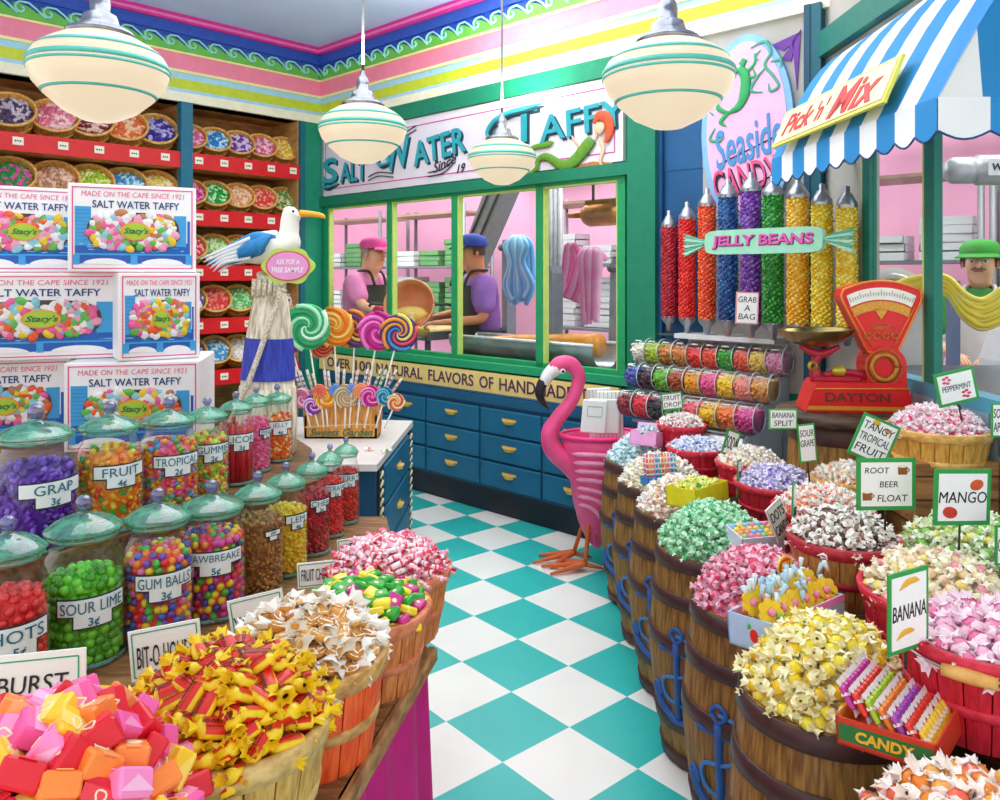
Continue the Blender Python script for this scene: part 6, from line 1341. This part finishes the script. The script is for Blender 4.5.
    mb=MB(); mb.tube([(-w/2,.14,H+.05),(-w/2,.10,H-.06),(-w/2,0,H-.10),(-w/2,-.10,H-.06),(-w/2,-.14,H+.05)],.014,8,smooth=4); mb.tube([(-w/2,-.145,H+.05),(w/2,-.145,H+.05)],.012,8); mb.tube([(-w/2,.145,H+.05),(w/2,.145,H+.05)],.012,8); mb.build('edge_tube',M('#e4e8ea',.3,.4),o)
    mb=MB(); mb.tube([(-w/2+.15,-.03,H+.0),(-.1,-.02,H+.02),(w/2-.05,0,H+.04)],[.02,.06,.08],12,smooth=6); p=mb.build('orange_taffy_log',M('#f0942c',.35,var=.3,scale=20),None,BW@T((x0+x1)/2,.25,FZ)); setp(p,'orange taffy rolling in the steel trough','taffy')
    # white table under pink taffy
    x=bwx(585,-1.1); o=thing('steel_table','pale steel table beneath the hanging pink taffy','table',BW@T(x,1.42,FZ)); mb=MB(); mb.bx(-.3,.9,-.5,.5,.86,.9); mb.build('table_top',M('#dfe0e0',.35,var=.08),o)
    for a in (-.2,.8):
        for b in (-.4,.4): p=MB(); p.tube([(a,b,0),(a,b,.86)],.025,8); p.build('leg',g,o)
    x=bwx(610,-.3); mb=MB(); o=thing('steel_chute','pale sloping steel chute low behind the last window pane','machine',BW@T(x-.1,.62,FZ+.05)); mb.raw([(-.5,-.15,.80),(.5,-.15,.84),(.5,.2,.98),(-.5,.2,.90)],[(0,1,2,3)]); mb.box(1.0,.34,.05,T(0,.02,.78),0); mb.tube([(-.5,-.17,.75),(.5,-.17,.83)],.02,8,mi=1); mb.tube([(0,-.1,.86),(-.25,.18,.96)],.03,8,mi=1); mb.build('chute',[M('#d8d8d6',.4,var=.12),M('#a0a4a8',.4,.4)],o)
    # grey machine arms
    def arm(px,y0,y1,o_,w,lab,lean=0):
        x,zt,Y=at_b(px,y0,o_); _,zb,_=at_b(px,y1,o_); q=thing('puller_arm',lab,'machine',BW@T(x,o_,FZ)); mb=MB(); a=w/F*Y/2
        mb.prism([(-a,0),(a,0),(a+lean,zt-FZ-.05),(a*.7+lean,zt-FZ),(-a*.7+lean,zt-FZ),(-a+lean,zt-FZ-.05)],.12,T(0,-.06,0)); mb.tube([(lean,-.06,zt-FZ-.07),(lean,-.11,zt-FZ-.07)],.03,12,mi=1); mb.build('arm',[M('#8a949e',.4,.3,var=.12),M('#5c646c',.4,.4)],q)
    arm(551,266,355,.42,17,'thick grey machine post before the grey pipes'); arm(614,258,345,.55,11,'slim grey machine post beside the pink taffy',.05); arm(622,270,350,.5,9,'slim grey machine post at the right frame of the window',.08); arm(509,240,300,1.2,7,'thin grey post holding the blue taffy')
    o=thing('pipe_stack','bundle of grey vertical pipes behind the window','pipes',BW@T(bwx(552,-1.7),1.7,FZ)); mb=MB()
    for k in range(5): mb.tube([(-.10+k*.05,0,0),(-.10+k*.05,0,2.7)],.022,8)
    mb.build('pipes',M('#9ea2a6',.4,.3,var=.2),o)
    o=thing('overhead_hoist','grey diagonal hoist arm above the worker in the blue cap','hoist',BW@T(bwx(480,-1.3),1.3,0)); mb=MB(); mb.prism([(-.45,1.45),(-.28,1.35),(.42,2.5),(.15,2.55)],.18); mb.build('arm',M('#8f9294',.5,.2,var=.15),o)
    mb=MB(); mb.tube([(-.4,-.01,1.5),(.2,-.01,2.5)],.012,6); mb.tube([(-.3,-.01,1.45),(.33,-.01,2.5)],.012,6); mb.build('cable',dk,o)
    x,z,Y=at_b(604,214,.9); o=thing('brass_motor','brown and brass motor hung high behind the last pane','machine',BW@T(x,.9,z)); mb=MB(); mb.lathe([(.001,-.17),(.07,-.17),(.09,-.13),(.09,.1),(.06,.13),(.001,.14)],18,RY(90)); mb.box(.28,.1,.05,T(0,0,.08)); mb.tube([(-.15,0,0),(-.33,0,.01)],.025,8); mb.build('motor_body',M('#a86c28',.35,.5,var=.35,scale=20),o)
    mb=MB(); mb.tube([(.12,0,.05),(.12,0,.9)],.012,6); mb.tube([(-.1,0,.05),(-.1,0,.9)],.012,6); mb.build('hanger',dk,o)
    x,z,Y=at_b(404,216,2.0); 
    # taffy ropes
    def rope(name,label,pairs,cols,r,o_):
        mb=MB()
        for i,L in enumerate(pairs):
            P=[]
            for (p,q,dd) in L: xx,zz,_=at_b(p,q,o_+dd); P.append((xx,o_+dd,zz))
            mb.tube(P,r,8,smooth=5,mi=i%len(cols))
        q=mb.build(name,[M(c,.35,var=.1) for c in cols],None,BW); setp(q,label,'taffy')
    L=[]
    for i in range(9): a=-14+3.5*i; L.append([(519+a*.5,300+random.uniform(-3,6),.0-.02*(i%2)),(519+a*1.0,285,-.03),(517+a*.45,262,-.05),(516+a*.8,246,-.05),(518+a*.3,237,0),(520+a*.8,246,.05),(522+a*.8,280,.06)])
    rope('blue_taffy_rope','pale blue taffy skein hanging from the grey post',L,['#8ccaf0','#b8e2fa','#6cb4e4'],.022,1.1)
    L=[]
    for i in range(8): a=-10+3*i; L.append([(590+a*.6,322+random.uniform(-6,3),0),(590+a*.7,290,-.03),(590+a*.9,258,-.05),(592+a*.5,250,0),(596+a,260,.04)])
    for i in range(6): a=i*3; L.append([(564+a,296+a*.4,.02),(570+a,285,.0),(577+a*.7,262,0),(583+a*.5,252,0)])
    for i in range(4): a=i*2.4; L.append([(562+a*.8,290,.05),(565+a,262,.05),(568+a*.8,245,.05),(574+a,262,.07),(572+a,285,.07)])
    rope('pink_taffy_rope','looped pink taffy skein hanging between the grey machine posts',L,['#f488bc','#f8aed2','#e468a6'],.024,.75)
factory()
# ---------------------------------------------------------------- people
def skin(nodes,edges,sub=2,root=0):
    """evaluate a skinned skeleton; nodes: name -> (co, radius)"""
    names=list(nodes); ix={n:i for i,n in enumerate(names)}
    me=bpy.data.meshes.new('body'); me.from_pydata([nodes[n][0] for n in names],[(ix[a],ix[b]) for a,b in edges],[])
    o=bpy.data.objects.new('body',me); COL.objects.link(o); m=o.modifiers.new('s','SKIN'); m.use_smooth_shade=True; m.branch_smoothing=.4
    sv=me.skin_vertices[0].data
    for n in names:
        r=nodes[n][1]; sv[ix[n]].radius=r if isinstance(r,tuple) else (r,r); sv[ix[n]].use_root=(ix[n]==root)
    s=o.modifiers.new('d','SUBSURF'); s.levels=sub; s.render_levels=sub
    bpy.context.view_layer.update(); dg=bpy.context.evaluated_depsgraph_get(); r=bpy.data.meshes.new_from_object(o.evaluated_get(dg))
    bpy.data.objects.remove(o); bpy.data.meshes.remove(me)
    for p in r.polygons: p.use_smooth=True
    return r
def put(me,name,mat,parent):
    me.materials.clear(); me.materials.append(mat); o=bpy.data.objects.new(name,me); COL.objects.link(o); o.parent=parent; return o
def worker(label,X,Y,rz,skinc,shirt,cap,apron,pants,glove,armL,armR,lean=.0,look=0,hair='#5a4030',bib=None,stache=False,sc=1.1):
    o=thing('person',label,'person',T(X,Y,FZ)@RZ(rz)@S(sc*1.03,sc*1.03,sc)); sk=M(skinc,.5,var=.06)
    ln=lambda z:-lean*max(0,z-.95)  # leaning forward moves the upper body to -y
    N={}; E=[]
    def n(k,x,y,z,r): N[k]=((x,y+ln(z),z),r)
    n('pel',0,0,.95,(.13,.10)); n('sp',0,0,1.12,(.125,.095)); n('ch',0,0,1.32,(.15,.105)); n('nk',0,.005,1.45,.05); n('hb',0,-.015,1.52,(.074,.082)); n('hm',0,-.025,1.595,(.094,.105)); n('ht',0,-.02,1.665,(.08,.09))
    n('cn',0,-.082,1.515,.038); E+=[('pel','sp'),('sp','ch'),('ch','nk'),('nk','hb'),('hb','hm'),('hm','ht'),('hb','cn')]
    for s,a in ((-1,armL),(1,armR)):
        k='L' if s<0 else 'R'; n(k+'s',s*.175,0,1.40,.058); e,w=a; N[k+'e']=(e,.043); N[k+'w']=(w,.028)
        d=(Vector(w)-Vector(e)).normalized(); h=Vector(w)+d*.075; N[k+'h']=(tuple(h),(.036,.022)); E+=[('ch',k+'s'),(k+'s',k+'e'),(k+'e',k+'w'),(k+'w',k+'h')]
        side=d.cross(Vector((0,0,1))).normalized()
        for f in range(4):
            b=h+side*(.026-.017*f)+d*.02; m=b+d*.03+Vector((0,0,-.008)); t=m+d*(.02-.004*abs(f-1.5))+Vector((0,0,-.022)); N[f'{k}f{f}a']=(tuple(b),.0095); N[f'{k}f{f}b']=(tuple(m),.0088); N[f'{k}f{f}c']=(tuple(t),.0075); E+=[(k+'h',f'{k}f{f}a'),(f'{k}f{f}a',f'{k}f{f}b'),(f'{k}f{f}b',f'{k}f{f}c')]
        b=Vector(w)+d*.035-side*s*-1*.03; t=b+d*.045+side*s*.02; N[k+'ta']=(tuple(b),.011); N[k+'tb']=(tuple(t),.009); E+=[(k+'w',k+'ta'),(k+'ta',k+'tb')]
        n(k+'p',s*.09,0,.90,.088); n(k+'k',s*.10,-.01,.50,.058); n(k+'a',s*.10,.01,.09,.038); n(k+'t',s*.105,-.13,.035,.034); E+=[('pel',k+'p'),(k+'p',k+'k'),(k+'k',k+'a'),(k+'a',k+'t')]
    b=put(skin(N,E),'body',sk,o)
    # clothes
    S2={k:N[k] for k in ('pel','sp','ch')}; S2['nk']=((0,ln(1.44),1.455),.082); ES=[('pel','sp'),('sp','ch'),('ch','nk')]
    for k_,r in (('pel',(.185,.15)),('sp',(.185,.15)),('ch',(.19,.145))): S2[k_]=(N[k_][0],r)
    for k in 'LR':
        e=Vector(N[k+'e'][0]); s=Vector(N[k+'s'][0]); S2[k+'s']=(tuple(s),.092); S2[k+'m']=(tuple(s.lerp(e,.5)),.086); S2[k+'e']=(tuple(s.lerp(e,.92)),.080); ES+=[('ch',k+'s'),(k+'s',k+'m'),(k+'m',k+'e')]
    put(skin(S2,ES),'shirt',M(shirt,.7,var=.22,scale=11),o)
    P2={'pel':((0,ln(.98),.98),(.145,.115))}; EP=[]
    for k,s in (('L',-1),('R',1)):
        for q,r in (('p',.10),('k',.075),('a',.06)): P2[k+q]=(N[k+q][0],r)
        EP+=[('pel',k+'p'),(k+'p',k+'k'),(k+'k',k+'a')]
    put(skin(P2,EP),'trousers',M(pants,.7),o)
    for k in 'LR':
        mb=MB(); a=Vector(N[k+'a'][0]); mb.tube([a+Vector((0,.05,-.05)),a+Vector((0,-.03,-.045)),a+Vector((0,-.15,-.06)),a+Vector((0,-.19,-.065))],[.03,.048,.042,.02],12,smooth=3); mb.build('shoe',M('#2a2624',.5),o)
    mb=MB()  # apron wraps the front
    rows=[(1.36,.11,.150),(1.2,.14,.160),(1.0,.18,.165),(.8,.2,.16),(.6,.21,.155)]; vs=[];m=12
    for z,w,dp in rows:
        for i in range(m+1):
            t=R(-62+124*i/m); vs.append((w*1.12*math.sin(t),-dp*math.cos(t)*1.08+ln(z),z))
    mb.raw(vs,[(r*(m+1)+i,(r+1)*(m+1)+i,(r+1)*(m+1)+i+1,r*(m+1)+i+1) for r in range(len(rows)-1) for i in range(m)],I4,0,True)
    for s in (-1,1): mb.tube([(s*.07,-.135+ln(1.34),1.35),(s*.075,-.07+ln(1.45),1.46),(s*.05,.06+ln(1.45),1.47)],.011,6,smooth=4); mb.tube([(s*.16,-.10+ln(1.02),1.03),(s*.17,0+ln(1.02),1.03),(s*.12,.12+ln(1.02),1.03),(0,.145+ln(1.02),1.03)],.009,6,smooth=4)
    mb.build('apron',M(apron,.6),o)
    # head details
    hy=ln(1.6)-.03; Hm=T(0,hy,1.6)
    mb=MB(); mb.tube([(0,-.085,.02),(0,-.108,-.012),(0,-.088,-.02)],[.010,.015,.008],8,Hm,smooth=3); mb.sph(.02,8,6,Hm@T(.088,.01,-.005)@S(.45,.9,1.3)); mb.sph(.02,8,6,Hm@T(-.088,.01,-.005)@S(.45,.9,1.3)); mb.build('nose_and_ears',sk,b)
    mb=MB()
    for s in (-1,1): mb.sph(.011,10,6,Hm@T(s*.033,-.078,.012)@S(1.2,.5,.8),0); mb.sph(.006,8,5,Hm@T(s*.033,-.084,.011),1); mb.tube([(s*.02,-.088,.032),(s*.045,-.082,.033)],.004,5,Hm,2)
    mb.build('eyes',[M('#f4f0ea'),M('#2a1c14'),M(hair)],b)
    mb=MB(); mb.tube([(-.022,-.084,-.045),(0,-.092,-.043),(.022,-.084,-.045)],.005,6,Hm,0,smooth=3); 
    if stache: mb.tube([(-.035,-.082,-.036),(0,-.098,-.026),(.035,-.082,-.036)],[.004,.011,.004],8,Hm,1,smooth=3)
    mb.build('mouth',[M('#b0584c'),M('#7a5a48',.8)],b)
    mb=MB(); mb.lathe([(.094,-.02),(.097,.03),(.09,.06)],20,Hm@S(1,1.05,1),0,True,-10,190); mb.build('hair',M(hair,.8,var=.3,scale=60),o)
    mb=MB(); mb.lathe([(.100,.018),(.104,.035),(.101,.065),(.082,.095),(.04,.110),(.001,.115)],24,Hm@T(0,.005,.028)@S(1,1.08,1),0); mb.build('cap_crown',M(cap,.7,var=.12),o)
    mb=MB(); vs=[];m=14
    for r,z in ((.098,.03),(.128,.02),(.156,.006)):
        for i in range(m+1): t=R(-54+108*i/m); vs.append((r*math.sin(t)*.95 if r>.1 else r*math.sin(t),-r*math.cos(t)*(1.05 if r>.1 else 1.05)-.0,z))
    vs+= [(x,y,z-.006) for x,y,z in vs]; k3=3*(m+1)
    mb.raw(vs,[(r*(m+1)+i,(r+1)*(m+1)+i,(r+1)*(m+1)+i+1,r*(m+1)+i+1) for r in range(2) for i in range(m)]+[(k3+r*(m+1)+i+1,k3+(r+1)*(m+1)+i+1,k3+(r+1)*(m+1)+i,k3+r*(m+1)+i) for r in range(2) for i in range(m)],Hm@T(0,0,.028),0,True); mb.build('cap_brim',M(cap,.7),o)
    if glove:
        for k in 'LR':
            G={}; EG=[]; e=Vector(N[k+'e'][0]); w=Vector(N[k+'w'][0]); G['a']=(tuple(e.lerp(w,.3)),.062); G['w']=(tuple(w),.05); G['h']=(N[k+'h'][0],(.05,.036)); EG=[('a','w'),('w','h')]
            for f in range(4):
                for q,r in (('a',.015),('b',.014),('c',.012)): G[f'{f}{q}']=(N[f'{k}f{f}{q}'][0],r)
                EG+=[('h',f'{f}a'),(f'{f}a',f'{f}b'),(f'{f}b',f'{f}c')]
            for q,r in (('ta',.017),('tb',.014)): G[q]=(N[k+q][0],r)
            EG+=[('w','ta'),('ta','tb')]; put(skin(G,EG),'glove',M(glove,.5),o)
    return o
def people():
    p=at(360,300,6.98); worker('person in a pink shirt and cap tipping the copper kettle with red gloves',p.x,p.y,62,'#f0b48c','#f088b8','#ec4c98','#2a3634','#3a3a48','#b01c2c',((-.24,-.20,1.20),(-.16,-.45,1.12)),((.24,-.22,1.22),(.14,-.47,1.22)),.16,hair='#b09088')
    p=BW@Vector((bwx(484,-.66),.66,0)); worker('person in a purple shirt and blue cap at the steel table',p.x,p.y,-70,'#d88c5c','#9a68b8','#2448a8','#26262c','#3a4a6c',None,((-.22,-.12,1.15),(-.10,-.36,1.12)),((.23,-.08,1.12),(.12,-.33,1.10)),.10,hair='#4a3020')
    p=at(981,270,4.75); worker('person in a green shirt and green cap with a white apron behind the side window',p.x,p.y,-36,'#eab890','#2aa03c','#35a83a','#f0f4f4','#3a3a40',None,((-.24,-.16,1.16),(-.10,-.38,1.10)),((.24,-.16,1.16),(.10,-.38,1.10)),.05,hair='#6a5040',stache=True,sc=1.03)
people()
def sidefactory():
    # puller with yellow taffy, rail and counter seen through the side window
    c=at(893,302,3.9); z0=FZ
    o=thing('pulling_machine','white rounded taffy pulling machine behind the side window','machine',T(c.x,c.y,z0)@RZ(-25)); h=c.z-z0
    mb=MB(); mb.prism([(-.16,0),(.16,0),(.17,h-.05)]+[(.17*math.cos(R(a)),h+.17*math.sin(R(a))) for a in range(10,180,14)]+[(-.17,h-.05)],.22); mb.build('housing',M('#eceef0',.4,var=.05),o)
    mb=MB(); mb.tube([(.105*math.cos(t),-.012,h+.02+.105*math.sin(t)) for t in [2*PI*i/30 for i in range(31)]],.02,8); mb.tube([(0,-.01,h+.02),(0,-.16,h+.0)],.02,8); mb.build('ring_and_hook',M('#c0c4c8',.3,.4),o)
    c2=at(990,330,3.75); o=thing('pulling_machine','tall white machine housing cut by the right edge of the picture','machine',T(c2.x+.06,c2.y,z0)); h=1.55-z0+.03
    mb=MB(); mb.prism([(-.10,0),(.45,0),(.45,h+.25),(.26,h+.25),(.16,h+.0),(.04,h-.40)],.25); mb.build('housing',M('#e4e6ea',.4,var=.05),o)
    mb=MB()
    for i in range(11):
        a=i*2.6; P=[at(883+a*.5,290+a*.55,3.80),at(905,281+a*.9,3.78),at(930,276+a*.75,3.72),at(948,278+a*.6,3.66),at(965,294+a*.9,3.6),at(983,300+a*1.1,3.58),at(1003,288+a*1.3,3.56)]
        mb.tube([tuple(v+Vector((0,.01*(i%3),0))) for v in P],.014,8,smooth=5,mi=i%3)
    q=mb.build('yellow_taffy_rope',[M('#f0dc48',.35,var=.12),M('#f8ec80',.35),M('#d8bc2c',.35)],None); setp(q,'thick yellow taffy skein draped between the white machines','taffy')
    # dark topped work counter
    o=thing('work_counter','grey blue work counter behind the side window','counter',T(2.5,3.2,0)); mb=MB(); mb.bx(-.70,1.5,-.4,.55,FZ,1.13); mb.build('carcass',M('#8aa0ae',.5),o); mb=MB(); mb.bx(-.72,1.5,-.42,.57,1.13,1.17); mb.build('worktop',M('#4a5660',.35),o); mb=MB(); mb.tube([(-.72,-.44,1.19),(1.5,-.44,1.19)],.016,8); mb.build('rail',M('#5aa0b4',.35),o)
    c=at(990,170,4.4); o=thing('ceiling_duct','grey overhead duct with a black marking high behind the side window','duct',T(c.x,c.y,c.z)@RZ(-6)); mb=MB(); mb.lathe([(.001,-.24),(.05,-.235),(.075,-.2),(.075,-.1),(.06,-.09),(.085,-.07),(.085,.8)],20,RY(90)); mb.build('duct_body',M('#a8acb0',.35,.3,var=.2),o)
    mb=MB(); mb.bx(-.05,.22,-.087,-.084,-.04,.05); mb.text('WHITTLES',.05,T(.085,-.089,.005),1,.1,.03); mb.build('label',[M('#c8ccce',.5),M('#1c1c20',.5)],o)
    o=thing('blue_post','thin blue steel post behind the side window','post',T((953-500)/F*4.2,4.2,FZ)); mb=MB(); mb.box(.05,.05,1.55,T(0,0,.775)); mb.box(.09,.09,.02,T(0,0,.01)); mb.build('post',M('#5c7c9c',.4),o)
sidefactory()
# ---------------------------------------------------------------- light and camera
w=bpy.data.worlds.new('daylight'); SC.world=w; w.use_nodes=True; bg=w.node_tree.nodes['Background']; bg.inputs[0].default_value=(1,.985,.96,1); bg.inputs[1].default_value=1.42
def area(name,loc,sx,sy,e,rot=(0,0,0),c=(1,.97,.92)):
    L=bpy.data.lights.new(name,'AREA'); L.shape='RECTANGLE'; L.size=sx; L.size_y=sy; L.energy=e; L.color=c; o=bpy.data.objects.new(name,L); COL.objects.link(o); o.location=loc; o.rotation_euler=tuple(R(a) for a in rot)
area('shop_added_fill',(-.5,3.4,CEIL-.05),2.6,3.6,60)  # overhead panel added to brighten the shop, no visible fixture
area('shop_back_fill',(.45,4.35,CEIL-.05),1.4,1.4,30)  # second added panel, lifts the dim back right of the shop
area('factory_added_fill',(1.2,7.2,3.4),3,2,170); area('factory_side_fill',(3.2,4.3,3.4),2,2,90); area('factory_far_fill',(-1.2,8.2,3.4),2,1.5,90)  # unseen panels added to brighten the factory, which has no ceiling
cam=bpy.data.cameras.new('camera'); co=bpy.data.objects.new('camera',cam); COL.objects.link(co); co.location=(0,0,CAMZ); co.rotation_euler=(R(90),0,0)
cam.sensor_width=36; cam.lens=36*F/1000; cam.shift_y=-(400-HOR)/1000; cam.clip_start=.05
SC.camera=co
SC.view_settings.view_transform='Standard'; SC.view_settings.look='None'; SC.view_settings.gamma=1; SC.view_settings.exposure=0; SC.view_settings.use_curve_mapping=False
SC.cycles.max_bounces=10; SC.cycles.transparent_max_bounces=32; SC.cycles.diffuse_bounces=5; SC.cycles.caustics_reflective=False; SC.cycles.caustics_refractive=False
